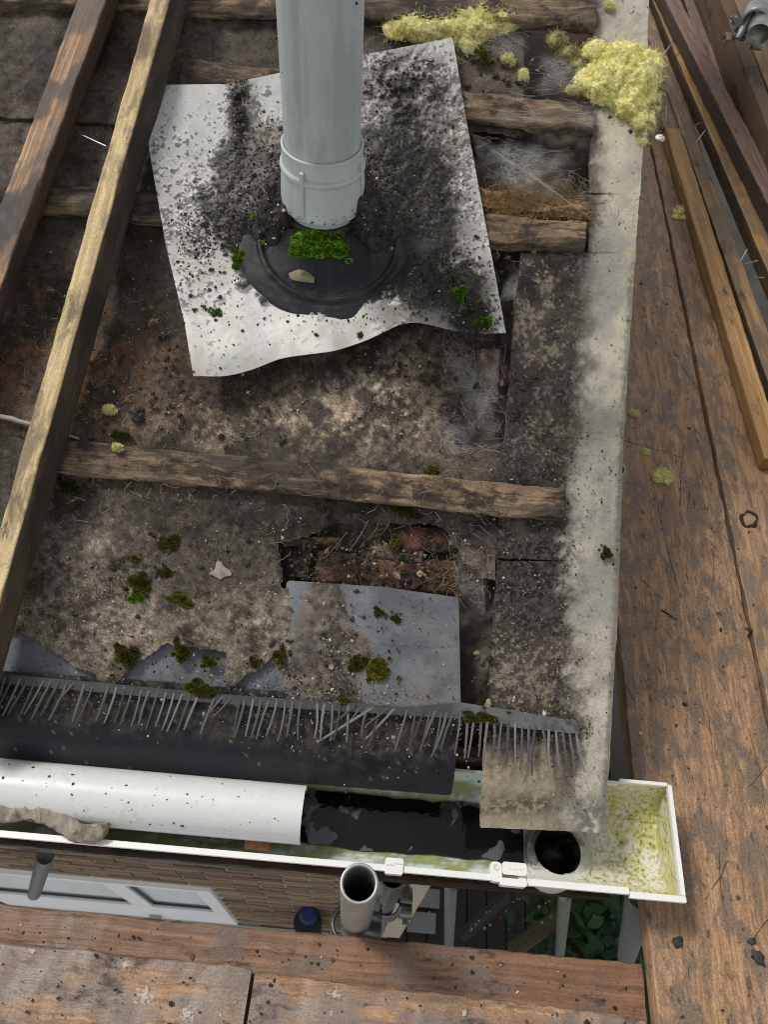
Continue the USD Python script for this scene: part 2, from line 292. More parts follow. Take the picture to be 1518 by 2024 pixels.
M['deck2'] = wood_look('front_board_look', (0.055, 0.026, 0.016), (0.175, 0.090, 0.053), (0.30, 0.165, 0.098), (0.150, 0.104, 0.085), grey_amt=0.45, rough=0.55, wet=0.15, stain=(0.04, 0.028, 0.023), stain_amt=0.35, bump=1.0, patch=8, fibre=0.6, fine=0.5, spots=0.7)
M['deck3'] = wood_look('paint_marked_board_look', (0.13, 0.072, 0.043), (0.27, 0.163, 0.100), (0.47, 0.275, 0.125), (0.20, 0.158, 0.138), grey_amt=0.55, rough=0.55, wet=0.15, stain=(0.05, 0.038, 0.034), stain_amt=0.45, bump=0.7, patch=6, run=3.0, fine=0.6, spots=0.7)
M['under'] = wood_look('wet_dark_board_look', (0.022, 0.013, 0.008), (0.055, 0.032, 0.019), (0.11, 0.06, 0.032), (0.06, 0.04, 0.03), grey_amt=0.3, rough=0.45, wet=0.25)
M['tanwood'] = wood_look('tan_batten_look', (0.25, 0.165, 0.08), (0.46, 0.345, 0.185), (0.64, 0.50, 0.29), (0.19, 0.145, 0.092), grey_amt=0.42, rough=0.8, stain=(0.020, 0.013, 0.009), stain_amt=0.15, bump=0.6, patch=8, fibre=0.8, run=2.0, fine=0.5)
M['redwood'] = wood_look('wet_brown_batten_look', (0.07, 0.034, 0.017), (0.26, 0.14, 0.066), (0.56, 0.35, 0.18), (0.058, 0.044, 0.042), grey_amt=0.42, rough=0.6, wet=0.1, stain=(0.018, 0.013, 0.012), stain_amt=0.3, bump=1.0, patch=5.0, fibre=0.9, fine=0.6)
M['oldwood'] = wood_look('rotten_batten_look', (0.040, 0.030, 0.022), (0.14, 0.10, 0.066), (0.34, 0.235, 0.135), (0.042, 0.034, 0.028), grey_amt=0.48, rough=0.85, stain=(0.013, 0.010, 0.009), stain_amt=0.75, bump=1.0, patch=7, fibre=0.8, run=1.5, fine=0.6, spots=0.6)
M['stack1'] = wood_look('orange_batten_look', (0.17, 0.085, 0.028), (0.34, 0.19, 0.075), (0.50, 0.31, 0.145), (0.20, 0.13, 0.075), grey_amt=0.4, rough=0.6, wet=0.1, stain_amt=0.2, patch=5, fibre=0.8)
M['stack2'] = wood_look('brown_batten_look', (0.11, 0.06, 0.03), (0.22, 0.13, 0.065), (0.36, 0.235, 0.125), (0.13, 0.095, 0.07), grey_amt=0.6, rough=0.65, wet=0.1, stain_amt=0.3, patch=5, fibre=0.8)
M['stack3'] = wood_look('dark_red_batten_look', (0.055, 0.028, 0.02), (0.13, 0.075, 0.05), (0.23, 0.14, 0.10), (0.15, 0.105, 0.09), grey_amt=0.55, rough=0.6, wet=0.1, stain_amt=0.3, patch=6, fibre=0.7)
M['toe'] = wood_look('dark_toe_board_look', (0.05, 0.028, 0.014), (0.085, 0.05, 0.026), (0.14, 0.085, 0.048), (0.075, 0.05, 0.032), grey_amt=0.5, rough=0.7, patch=4)
M['pipe'] = plain('grey_pipe_look', (0.385, 0.425, 0.425), rough=0.4, var=0.10, scale=14, stretch=(1, 1, 0.25), dirt=(0.30, 0.335, 0.335), dirt_lo=0.48, dirt_hi=0.57, dscale=16, bump=0.04)
M['collar'] = plain('grey_collar_look', (0.42, 0.45, 0.45), rough=0.42, var=0.08, scale=30, dirt=(0.24, 0.25, 0.24), dirt_lo=0.63, dirt_hi=0.75, dscale=45, bump=0.05)
M['steel'] = plain('galvanised_steel_look', (0.33, 0.34, 0.33), rough=0.42, metal=0.75, var=0.3, scale=40, dirt=(0.16, 0.13, 0.10), dirt_lo=0.58, dirt_hi=0.72, dscale=40, bump=0.15)
M['nail'] = plain('nail_look', (0.42, 0.42, 0.40), rough=0.4, metal=0.8, var=0.15)
M['rust'] = plain('rusty_steel_look', (0.20, 0.10, 0.05), rough=0.75, metal=0.3, var=0.5, scale=90)
M['mortar'] = plain('mortar_look', (0.50, 0.44, 0.34), rough=0.95, var=0.25, scale=50, bump=0.5)
M['upvc'] = plain('white_window_look', (0.80, 0.81, 0.82), rough=0.3, var=0.03)
M['gasket'] = plain('black_gasket_look', (0.012, 0.016, 0.016), rough=0.5)
M['ground'] = plain('yard_look', (0.035, 0.032, 0.028), rough=0.8, var=0.4, scale=3.0, bump=0.3)
M['darkdeck'] = plain('dark_decking_look', (0.010, 0.008, 0.006), rough=0.6, var=0.4, scale=5.0, stretch=(12, 1, 1))
M['slab'] = plain('pale_slab_look', (0.20, 0.205, 0.225), rough=0.5, var=0.15, scale=5.0)
M['drop'] = look('water_drop_look', {'p': ('principled_bsdf', {'base_color': (1, 1, 1), 'roughness': 0.02, 'ior': 1.33, 'transmission_weight': 1.0})}, surface='p.BSDF')
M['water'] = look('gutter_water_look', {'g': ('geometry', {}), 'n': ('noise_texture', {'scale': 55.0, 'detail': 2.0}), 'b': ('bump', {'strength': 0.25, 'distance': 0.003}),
    'n2': ('noise_texture', {'scale': 16.0, 'detail': 3.0, 'distortion': 0.15}), 'c': ('rgb_ramp', {'ramp': [(0.30, (0.004, 0.004, 0.004)), (0.575, (0.006, 0.006, 0.006)), (0.585, (0.085, 0.085, 0.095)), (1.0, (0.11, 0.11, 0.12))]}),  # pale steps of the ramp paint patches of reflected sky into the water
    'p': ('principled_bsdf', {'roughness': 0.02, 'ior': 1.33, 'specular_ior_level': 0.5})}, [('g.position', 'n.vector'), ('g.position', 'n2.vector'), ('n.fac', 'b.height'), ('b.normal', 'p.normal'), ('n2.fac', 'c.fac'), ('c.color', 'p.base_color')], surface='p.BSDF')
M['glass'] = look('window_glass_look', {'l': ('layer_weight', {'blend': 0.5}), 'q': ('math', {'math_type': 'power', 'value2': 5.0}), 'k': ('math', {'math_type': 'multiply_add', 'value2': 0.30, 'value3': 0.04}), 't': ('transparent_bsdf', {'color': (0.96, 0.98, 0.98)}), 'g': ('glossy_bsdf', {'color': (0.95, 0.97, 1.0), 'roughness': 0.02}), 'x': ('mix_closure', {})},
    [('l.facing', 'q.value1'), ('q.value', 'k.value1'), ('k.value', 'x.fac'), ('t.BSDF', 'x.closure1'), ('g.BSDF', 'x.closure2')], surface='x.closure')
M['web'] = look('cobweb_look', {'p': ('principled_bsdf', {'base_color': (0.62, 0.62, 0.60), 'roughness': 0.8}), 't': ('transparent_bsdf', {}), 'g': ('geometry', {}),
    'mp': ('mapping', {'scale': (120.0, 420.0, 200.0), 'rotation': (0.2, 0.3, 0.5)}), 'n': ('noise_texture', {'scale': 1.0, 'detail': 5.0, 'roughness': 0.75, 'distortion': 2.0}), 'a': ('attribute', {'attribute': 'col'}),
    'sp': ('separate_color', {}), 'r': ('map_range', {'from_min': 0.40, 'from_max': 0.75, 'to_min': 0.0, 'to_max': 1.0, 'clamp': True}), 'k': ('math', {'math_type': 'multiply'}), 'x': ('mix_closure', {})},
    [('g.position', 'mp.vector'), ('mp.vector', 'n.vector'), ('n.fac', 'r.value'), ('a.color', 'sp.color'), ('r.result', 'k.value1'), ('sp.r', 'k.value2'), ('k.value', 'x.fac'), ('t.BSDF', 'x.closure1'), ('p.BSDF', 'x.closure2')], surface='x.closure')
M['thread'] = plain('cobweb_thread_look', (0.55, 0.54, 0.50), rough=0.8, var=0.2)

# ================================================================== SETTING
GZ = -5.4
v, f = np.array([[-150, -150, GZ], [150, -150, GZ], [150, 150, GZ], [-150, 150, GZ.__float__()]]), np.array([[0, 1, 2], [0, 2, 3]])
put('ground', (v, f), M['ground'], smooth=False, kind='structure')
put('added_reflector', box(-3.2, 0.0, -1.4, 0.54, GZ+0.004, GZ+0.05), plain('added_reflector_look', (0.50, 0.50, 0.48), rough=0.8, var=0.2, scale=3.0), smooth=False, kind='structure')  # added unseen pale slab, there to be reflected in the window panes
# the roof's boarding below the felt: one closed slab, with the house's walls below it
HOLE = [(556, 1072), (600, 1068), (640, 1045), (700, 1035), (800, 1040), (880, 1045), (905, 1090), (915, 1190), (760, 1180), (560, 1160)]
def roof_uv(u, vv, h): return P0 + u*XAX + vv*UPS + h*NRM
c8 = np.array([roof_uv(u, vv, h) for h in (-0.20, -0.10) for u, vv in ((-1.6, -0.80), (0.47, -0.80), (0.47, 2.2), (-1.6, 2.2))])
bf = np.array([[0, 2, 1], [0, 3, 2], [4, 5, 6], [4, 6, 7], [0, 1, 5], [0, 5, 4], [1, 2, 6], [1, 6, 5], [2, 3, 7], [2, 7, 6], [3, 0, 4], [3, 4, 7]])
put('roof_deck', (c8, bf), M['under'], smooth=False, lp=c8, kind='structure')

# ------------------------------------------------------------------ house wall with its bricks and window
WY = 0.545
hw = thing('house_wall', 'weathered brown brick wall of the house far below the gutter', 'wall', (-0.8, WY, GZ))
win_px = dict(TL=(-25, 1722), TR=(425, 1757), BR=(470, 1830), BL=(30, 1788))
w1, w2, w3 = upright(425, 1757, WY), upright(470, 1830, WY), upright(30, 1788, WY)
WX1, WX0, WZ1 = float((w1[0]+w2[0])/2), float(w3[0]), float(w1[2]); WZ0 = WZ1-1.25
put('mortar_bed', join([box(-3.2, WX0, WY+0.006, WY+0.2, GZ, -1.32), box(WX1, 0.17, WY+0.006, WY+0.2, GZ, -1.32), box(WX0, WX1, WY+0.006, WY+0.2, WZ1, -1.32), box(WX0, WX1, WY+0.006, WY+0.2, GZ, WZ0)]), M['mortar'], hw, smooth=False)
rg = np.random.default_rng(5); nb = 0; rest = []
row = 0; z = WZ1+0.75-0.075*10
brick_box = tm(trimesh.creation.box(extents=(1, 1, 1)))
for row in range(48):
    z = -2.2-0.075*row; off = 0.1125*(row % 2)
    for k in range(-14, 3):
        x0 = 0.17-0.225*(-k)-off; x1 = x0+0.215
        x1 = min(x1, 0.17)
        if x1-x0 < 0.03 or z < GZ: continue
        if x1 > WX0 and x0 < WX1 and z+0.065 > WZ0 and z < WZ1:
            if x0 < WX0-0.03: x1 = WX0-0.008
            elif x1 > WX1+0.03: x0 = WX1+0.008
            else: continue
        v = brick_box[0]*np.array([x1-x0-.004, 0.1, 0.061])+np.array([(x0+x1)/2, WY+0.05+rg.uniform(-0.003, 0.002), z+0.0325])
        pxx, pyy = to_px(v.mean(0)); tone = rg.uniform(0.6, 1.2); c = np.array([0.235, 0.168, 0.118])*tone*np.array([1, rg.uniform(.9, 1.08), rg.uniform(.85, 1.1)])
        if -60 < pxx < 800 and 1690 < pyy < 1850 and nb < 290:
            put('brick', (v, brick_box[1]), M['brick'], hw, smooth=False, col=c); nb += 1
        else: rest.append((v, brick_box[1], np.broadcast_to(c, v.shape)))
a = join(rest); put('bricks', a[:2], M['brick'], hw, smooth=False, col=a[2], kind='stuff')
gw = thing('gable_wall', 'dark brick gable wall in the gap beside the cement edging', 'wall', (0.36, 1.2, GZ))
gv = np.array([[0.17, 0.545, GZ], [0.17, 2.6, GZ], [0.17, 2.6, -0.4], [0.17, 0.545, -1.28]])
gx = thing  # (kept short)
put('brickwork', (np.vstack([gv, gv+np.array([0.15, 0, 0])]), np.array([[0, 1, 2], [0, 2, 3], [4, 6, 5], [4, 7, 6], [0, 3, 7], [0, 7, 4], [3, 2, 6], [3, 6, 7]])), M['mortar'], gw, smooth=False)
wn = thing('window', 'white framed two pane window in the brick wall below the gutter', 'window', ((WX0+WX1)/2, WY, WZ0))
fy0, fy1 = WY-0.012, WY+0.07; fw = 0.075
mid = float(upright(255, 1765, WY)[0])
def barp(name, *b): put(name, box(*b), M['upvc'], wn, smooth=False)
barp('frame_top', WX0, WX1, fy0, fy1, WZ1-fw*0.7, WZ1); 
sz = float(upright(430, 1798, WY)[2]); 
barp('frame_bottom', WX0, WX1, fy0, fy1, WZ0, sz)
barp('frame_side', WX0, WX0+fw, fy0+0.001, fy1, sz+0.001, WZ1-fw*0.7-0.001); barp('frame_side', WX1-fw, WX1, fy0+0.001, fy1, sz+0.001, WZ1-fw*0.7-0.001); barp('mullion', mid-fw*0.7, mid+fw*0.7, fy0+0.002, fy1, sz+0.001, WZ1-fw*0.7-0.001)
for xa, xb in ((WX0+fw, mid-fw*0.7), (mid+fw*0.7, WX1-fw)):
    za, zb = sz, WZ1-fw*0.7; g = 0.012
    pn_ = put('pane', (np.array([[xa+g, fy0+.0215, za+g*1.8], [xb-g, fy0+.0215, za+g*1.8], [xb-g, fy0+.0215, zb], [xa+g, fy0+.0215, zb]]), np.array([[0, 1, 2], [0, 2, 3]])), M['glass'], wn, smooth=False)
    put('gasket', join([box(xa, xb, fy0+0.012, fy0+0.02, za, za+g*1.8), box(xa, xa+g, fy0+0.012, fy0+0.02, za+g*1.8, zb), box(xb-g, xb, fy0+0.013, fy0+0.021, za+g*1.8, zb)]), M['gasket'], pn_, smooth=False)
put('added_backing', box(WX0+fw*.5, WX1-fw*.5, fy0+0.027, fy0+0.030, WZ0+0.1, WZ1-fw*.3), M['upvc'], wn, smooth=False)  # added white backing, stands in for the bright reflection in the panes
put('handle', box(mid-0.03, mid+0.03, fy0-0.03, fy0-0.002, float(upright(258, 1800, WY)[2])-0.02, float(upright(258, 1800, WY)[2])+0.05), M['steel'], wn, smooth=False)

# ------------------------------------------------------------------ below, right of the wall: decking, slabs, shrub, tubes
dk = thing('yard_decking', 'dark wet timber decking of the yard below the gutter', 'decking', (0.9, 0.6, GZ))
for k in range(16):
    x0 = 0.25+k*0.12; put('decking_board', box(x0, x0+0.112, -0.4, 2.4, GZ+0.02, GZ+0.05), M['darkdeck'], dk, smooth=False)
for (a, b) in (((800, 1752), (868, 1795)), ((806, 1800), (860, 1845))):
    p, q = flat(*a, GZ+0.06), flat(*b, GZ+0.06)
    put('paving_slab', box(min(p[0], q[0]), max(p[0], q[0]), min(p[1], q[1]), max(p[1], q[1]), GZ+0.052, GZ+0.075), M['slab'], smooth=False, label='pale wet paving slab far below, '+('nearer the house' if a[1] < 1790 else 'farther from the house')+', beside the thin green tube', cat='paving slab')
rg = np.random.default_rng(8)
def shrub():
    ctr = flat(1165, 1815, -4.6); lv = []
    for _ in range(520):
        p = ctr+rg.normal(0, 1, 3)*np.array([0.16, 0.17, 0.22]); d = rg.normal(0, 1, 3)+np.array([0, -0.3, 0.7]); d /= np.linalg.norm(d)
        L = rg.uniform(0.05, 0.11); up = np.array([0, 0, 1.0])+rg.normal(0, .5, 3); s = np.cross(d, up); s /= np.linalg.norm(s); nn = np.cross(s, d)
        t = np.array([0, .25, .55, .8, 1]); wv = np.array([0.02, .8, 1, .65, 0.02])*L*0.26
        V = np.vstack([p+d*L*a+s*w*sg+nn*(abs(sg)*0.2*w-0.3*L*a*a) for a, w in zip(t, wv) for sg in (-1, 0, 1)])
        F = np.vstack([[[3*i+j, 3*i+j+1, 3*i+j+4], [3*i+j, 3*i+j+4, 3*i+j+3]] for i in range(4) for j in (0, 1)])
        c = np.array([0.022, 0.06, 0.02])*rg.uniform(0.3, 1.7); lv.append((V, F, np.broadcast_to(c, V.shape)))
    t = thing('laurel_shrub', 'dark glossy green leafy shrub seen down through the gap in the scaffold', 'shrub', (ctr[0], ctr[1], GZ))
    a = join(lv); put('foliage', a[:2], M['leaf'], t, col=a[2], kind='stuff')
    for k in range(4):
        put('stem', tube([(ctr[0]+0.02*k, ctr[1], GZ), (ctr[0]+0.03*k-.05, ctr[1]+0.02*k, GZ+0.4), ctr+rg.normal(0, .08, 3)], 0.008, 8), M['under'], t)
shrub()
def steel_tube(name, label, base, top, r=0.02415, group=None, cat='scaffold tube', hollow=True, mat='steel'):
    base, top = np.asarray(base, float), np.asarray(top, float)
    if not hollow: return put(name, tube([base, top], r, 24), M[mat], label=label, cat=cat, smooth=True)
    L = np.linalg.norm(top-base); pr = sharp([(r*0.83, 0), (r, 0), (r, L), (r*0.83, L), (r*0.83, L*0.1), (0.0001, L*0.1)], 0.0008)
    V, F = revolve(pr, (0, 0, 0), 40); a, w, u = frame_from(top-base, (0, 1, 0.1)); V = V[:, [0]]*w+V[:, [1]]*u+V[:, [2]]*a
    V += base; tv = V[F]; 
    return put(name, (V, F), M[mat], label=label, cat=cat)
D1 = np.linalg.norm(rays(710, 1745))*0.966
ttop = rays(710, 1745)*0.985
st = steel_tube('scaffold_tube', 'open topped galvanised scaffold tube standing in front of the gutter', ttop+(flat(704, 1808, -1.356)-ttop)*2.6, ttop)
t2 = flat(776, 1731, -1.49); steel_tube('scaffold_tube', 'dull grey scaffold tube beside the open topped one, running down below the gutter', (t2[0]-0.0, t2[1]-0.0, -5.3), (t2[0], t2[1], -1.475))
for (pxy, z, lab, mt, rr) in (((885, 1758), -3.3, 'thin pale green upright tube far below, left of the falling drops', 'steel', 0.024), ((1104, 1775), -3.2, 'thin galvanised upright tube far below, left of the leafy shrub', 'steel', 0.024), ((1236, 1780), -1.62, 'thick wet grey upright tube below, between the leafy shrub and the side boards', 'steel', 0.028)):
    p = flat(*pxy, z); q = flat(pxy[0]+2, pxy[1]+110, z-1.2)
    steel_tube('scaffold_tube', lab, (q[0], q[1], z-1.2), (p[0], p[1]+0.0, z+0.1), r=rr, hollow=False)
p, q = flat(1005, 1768, -4.2), flat(915, 1850, -4.4)
steel_tube('scaffold_brace', 'dark diagonal brace tube below the gutter, left of the middle of the gap', p, q, r=0.03, hollow=False, cat='brace', mat='gasket')
p, q = flat(1110, 1808, -4.0), flat(1010, 1880, -4.0)
put('scaffold_brace', tube([p, q], 0.035, 12), plain('mossy_pole_look', (0.05, 0.045, 0.016), rough=0.8, var=0.4), label='greenish diagonal pole below, running down left from the thin galvanised tube', cat='brace')
rod0, rod1 = flat(90, 1690, -2.2), flat(68, 1765, -3.0)
put('drain_rod', tube([rod0, rod1], 0.022, 14), plain('grey_rod_look', (0.10, 0.11, 0.12), rough=0.5), label='dark grey rod hanging in front of the window below, at the left', cat='rod')
bc = flat(608, 1822, -4.4)
bn = thing('water_butt', 'dark tub with a blue lid at the foot of the brick wall', 'tub', (bc[0], bc[1], GZ))
put('tub', revolve(sharp([(0.001, -0.6), (0.062, -0.6), (0.07, 0.0), (0.001, 0.0)]), bc, 32), M['gasket'], bn)
put('lid', revolve(sharp([(0.045, 0.0), (0.045, 0.03), (0.03, 0.04), (0.001, 0.04)]), bc+np.array([0.0, 0.03, 0.004]), 32), plain('blue_plastic_look', (0.012, 0.035, 0.13), rough=0.5), bn)
# couplers low on the tubes
def coupler(name, label, c, ax, r=0.03, w=0.055, mat='steel', bolt_dir=(1, 0, 0)):
    c = np.asarray(c, float); a, s, u = frame_from(ax, (0, 1, 0.3)); t = thing(name, label, 'coupler', c)
    th = np.linspace(0.25, 2*math.pi-0.25, 40); 
    V = []
    for rr, ww in ((r-0.004, -w/2), (r, -w/2), (r+0.004, -w/2+0.006), (r+0.004, w/2-0.006), (r, w/2), (r-0.004, w/2)):
        V.append(c+rr*(np.cos(th)[:, None]*s+np.sin(th)[:, None]*u)+ww*a)
    V = np.stack(V, 1); V = np.concatenate([V, V[:, :1]], 1); put('band', (V.reshape(-1, 3), gridf(*V.shape[:2])), M[mat], t)
    e = c+s*(r+0.012); put('bolt', tube([e-u*0.035, e+u*0.045], 0.0065, 14), M[mat], t)
    put('nut', tube([e+u*0.018, e+u*0.034], 0.012, 6), M[mat], t, smooth=False)
    put('lug', join([tube([c+s*(r-0.002)+u*0.012, c+s*(r+0.024)+u*0.012], 0.014, 12), tube([c+s*(r-0.002)-u*0.012, c+s*(r+0.024)-u*0.012], 0.014, 12)]), M[mat], t)
    return t
coupler('tube_coupler', 'rusty coupler clamped low on the open topped tube', flat(690, 1826, -1.42), ttop-flat(704, 1808, -1.356), r=0.0275, w=0.03, mat='steel')
coupler('tube_coupler', 'grey coupler clamped on the dull tube beside the open topped one', (t2[0]+.006, t2[1]-.002, -1.80), (0, 0.02, 1), r=0.0285)
# falling drops
dropv = tm(trimesh.creation.icosphere(subdivisions=2, radius=1.0)); first = None
for i, (x, y, r) in enumerate([(848, 1802, 4), (931, 1836, 6), (940, 1826, 4), (946, 1819, 4), (957, 1834, 6), (968, 1827, 5), (961, 1802, 3), (968, 1801, 3), (1000, 1799, 3), (1014, 1782, 3), (1022, 1776, 3), (1027, 1776, 3), (1065, 1791, 6), (1078, 1784, 4), (1085, 1780, 4), (1071, 1822, 6), (1088, 1811, 4), (988, 1813, 2), (1005, 1835, 2), (1174, 1810, 4)]):
    p = flat(x, y, -1.9); s = r*1.75/FPX/2
    lab, grp = 'clear falling water drop below the white gutter outlet', 'water drops falling through the gap'
    if first is None:
        first = UsdGeom.Xform.Define(stage, numbered('/World/water_drop')); BASE[str(first.GetPath())] = np.zeros(3)
        first.AddTransformOp(opSuffix='place').Set(Gf.Matrix4d(np.array([[s, 0, 0, 0], [0, s, 0, 0], [0, 0, s*1.1, 0], [*p, 1]]).tolist())); tag(first, lab, 'drop', grp)
        put('drop', dropv, M['drop'], first.GetPrim())
    else:
        copy_of(first.GetPrim(), 'water_drop', np.array([[s, 0, 0, p[0]], [0, s, 0, p[1]], [0, 0, s*1.1, p[2]], [0, 0, 0, 1]]), lab, 'drop', grp)

# ================================================================== ROOF: felt with dirt
def pxgrid(x0, x1, y0, y1, st):
    n, m_ = int((x1-x0)/st)+1, int((y1-y0)/st)+1
    return np.meshgrid(np.linspace(x0, x1, n), np.linspace(y0, y1, m_), indexing='ij')
import shapely
def inside(pts, x, y): return shapely.contains_xy(shapely.Polygon(pts), x, y)
def ragged(x, y, s, a, seed): return x+(fb(x, y, s, 3, seed)-0.5)*a*2, y+(fb(x, y, s, 3, seed+50)-0.5)*a*2

def uni(a):
    """the rank of each value, from 0 to 1: a mask uni(noise) < d covers the share d"""
    r_ = np.empty(a.size); r_[np.argsort(a.ravel())] = np.linspace(0, 1, a.size); return r_.reshape(a.shape)
def felt_colour(x, y):
    n1, n2, n3 = fb(x, y, 160, 4, 1), fb(x, y, 46, 4, 2), fb(x, y, 11, 3, 3)
    base = lerp([0.028, 0.023, 0.019], [0.105, 0.085, 0.064], ss(0.3, 0.72, 0.45*n1+0.55*n2))
    red = np.clip(blob(x, y, 190, 740, 260, 110)+0.8*blob(x, y, 60, 640, 120, 120)+.5*blob(x, y, 560, 830, 200, 60), 0, 1)*ss(0.38, 0.62, n2*.6+n3*.4)
    base = lerp(base, lerp([0.06, 0.030, 0.016], [0.20, 0.105, 0.052], n3), red*0.9)
    tan = np.clip(1.1*blob(x, y, 660, 800, 190, 85)+0.9*blob(x, y, 800, 770, 90, 110)+0.5*blob(x, y, 430, 850, 160, 45), 0, 1)*ss(0.44, 0.62, 0.5*n3+.5*n2)
    base = lerp(base, lerp([0.26, 0.18, 0.11], [0.50, 0.42, 0.32], uni(n3)), tan*0.68)
    gritz = np.clip(blob(x, y, 170, 1170, 150, 150)+0.8*blob(x, y, 540, 1240, 190, 110)+0.7*blob(x, y, 340, 1250, 260, 70)+.6*blob(x, y, 610, 1320, 60, 90)+.35*blob(x, y, 350, 1030, 320, 60), 0, 1)
    base = lerp(base, [0.235, 0.195, 0.15], gritz*ss(0.36, 0.62, 0.55*n3+.45*n2)*0.85)
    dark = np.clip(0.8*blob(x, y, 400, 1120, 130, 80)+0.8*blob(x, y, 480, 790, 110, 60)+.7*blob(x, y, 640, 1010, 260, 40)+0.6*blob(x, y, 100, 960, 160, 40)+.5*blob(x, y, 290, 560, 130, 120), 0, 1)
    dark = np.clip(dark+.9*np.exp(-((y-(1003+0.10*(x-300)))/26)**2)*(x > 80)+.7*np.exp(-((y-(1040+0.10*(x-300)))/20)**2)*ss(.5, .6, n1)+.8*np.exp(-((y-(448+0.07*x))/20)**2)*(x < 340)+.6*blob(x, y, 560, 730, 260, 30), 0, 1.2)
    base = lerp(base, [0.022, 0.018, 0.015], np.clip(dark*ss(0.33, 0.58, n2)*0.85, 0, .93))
    rightdirt = blob(x, y, 930, 1120, 70, 140); base = lerp(base, [0.14, 0.105, 0.085], rightdirt*ss(.3, .6, n2)*.8)
    fine = uni(fb(x, y, 7.5, 2, 11)); base = lerp(base, base*1.9+0.02, ss(.80, .98, fine)*(.35+.5*gritz+.4*tan)); return lerp(base, base*0.35, ss(.80, .97, uni(fb(x, y, 10, 3, 12)))*.8)
PX, PY = pxgrid(-170, 1035, -160, 1375, 4.0)
RX, RY = ragged(PX, PY, 30, 9, 4)
RX2, RY2 = ragged(PX, PY, 60, 15, 6)
edge = np.interp(RX2, [-200, 0, 40, 95, 190, 200, 330, 445, 452, 560, 600, 640, 900], [1264, 1256, 1250, 1284, 1336, 1372, 1274, 1290, 1372, 1286, 1372, 1150, 1150])
torn = RY > edge
hole = inside(HOLE, RX, RY)
rightgap = (RX > np.interp(RY, [-200, 520, 640, 760, 900, 960, 1030, 1100, 1200, 1400], [1400, 1400, 950, 905, 900, 1000, 985, 975, 925, 900])) & (RY > 560) & (RY < 880)
uphole = inside([(930, 262), (1172, 285), (1165, 345), (1140, 372), (945, 345)], RX, RY) | inside([(930, 338), (1170, 400), (1170, 430), (950, 420)], RX, RY) | inside([(975, 492), (1160, 500), (1025, 520), (1000, 660), (985, 560)], RX, RY)
rightedge = PX > np.interp(PY, [-200, 500, 501, 1400], [1180, 1170, 1040, 955])
n2, n3 = fb(PX, PY, 40, 4, 2), fb(PX, PY, 10, 3, 3)
H = 0.002+0.006*(fb(PX, PY, 150, 3, 8)-0.5)*2+0.0045*(n2-0.5)*2+0.0018*(n3-0.5)*2
H += -0.018*blob(PX, PY, 640, 660, 330, 110)-0.012*blob(PX, PY, 150, 640, 220, 110)
fold = np.abs(PY-(236+0.06*PX)); H += np.where(PY < 236+0.06*PX, 0.004, 0.0)*(PX < 420)
H += -0.02*blob(PX, PY, 860, 760, 50, 120)-0.014*ss(1010, 1065, PY)*blob(PX, PY, 740, 1060, 190, 50)
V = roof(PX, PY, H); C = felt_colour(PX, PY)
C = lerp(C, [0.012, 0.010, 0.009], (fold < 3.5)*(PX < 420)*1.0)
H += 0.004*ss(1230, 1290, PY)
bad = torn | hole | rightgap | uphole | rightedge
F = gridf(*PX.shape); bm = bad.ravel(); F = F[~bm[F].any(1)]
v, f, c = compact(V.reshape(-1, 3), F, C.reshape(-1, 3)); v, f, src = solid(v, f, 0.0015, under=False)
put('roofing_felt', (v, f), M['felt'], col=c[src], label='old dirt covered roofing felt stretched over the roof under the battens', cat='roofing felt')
# the rubble and mortar bed below the open patches of the felt
PX, PY = pxgrid(520, 1180, 230, 1420, 5)
n1, n2 = fb(PX, PY, 60, 4, 21), fb(PX, PY, 18, 3, 22)
H = -0.036+0.03*(n1-0.5)+0.012*(n2-0.5)
V = roof(PX, PY, H)
C = lerp([0.030, 0.024, 0.020], [0.12, 0.095, 0.072], ss(0.4, 0.7, 0.5*n1+.5*n2))
C = lerp(C, [0.17, 0.07, 0.045], blob(PX, PY, 975, 730, 26, 120)*ss(.35, .6, n1)); C = lerp(C, [0.25, 0.20, 0.15], blob(PX, PY, 968, 800, 22, 60)*ss(.3, .55, n2))
v, f, src = solid(V.reshape(-1, 3), gridf(*PX.shape), 0.012, under=False)
put('mortar_rubble', (v, f), M['soil'], col=C.reshape(-1, 3)[src], label='crumbling dark mortar bed showing where the felt has torn along the roof edge', cat='mortar', kind='stuff')

# bricks in the hole
hb = thing('brick_wall_head', 'reddish bricks of the wall head showing in the hole of the felt', 'brickwork', roof(760, 1110, -0.04))
def rough_block(A, B, w, t, seed, colour, mat='brick', name='brick', parent=None, up=NRM, rough=0.0016, **k):
    v, f, lp = plank(A, B, w, t, up=up, seg=26, r=0.004, rough=rough, seed=seed)
    n = meshkit.fbm(lp*60, 3, seed); n2 = meshkit.fbm(lp*200+9, 2, seed)
    c = lerp(np.array(colour)*0.45, np.array(colour)*1.25, ss(0.3, 0.7, n)); c = lerp(c, [0.028, 0.021, 0.016], ss(.44, .56, meshkit.fbm(lp*28+3, 4, seed+2))*0.85)
    return put(name, (v, f), M[mat], parent, col=c, **k)
rough_block(roof(625, 1118, -0.020), roof(905, 1142, -0.022), 0.050, 0.06, 3, (0.15, 0.085, 0.058), parent=hb)
rough_block(roof(545, 1105, -0.028), roof(612, 1112, -0.026), 0.055, 0.06, 4, (0.06, 0.05, 0.035), parent=hb)
rough_block(roof(780, 1060, -0.016), roof(905, 1068, -0.02), 0.038, 0.05, 5, (0.12, 0.055, 0.038), parent=hb)
rough_block(roof(735, 1088, -0.018), roof(835, 1100, -0.018), 0.022, 0.04, 6, (0.16, 0.135, 0.105), name='mortar_joint', parent=hb)
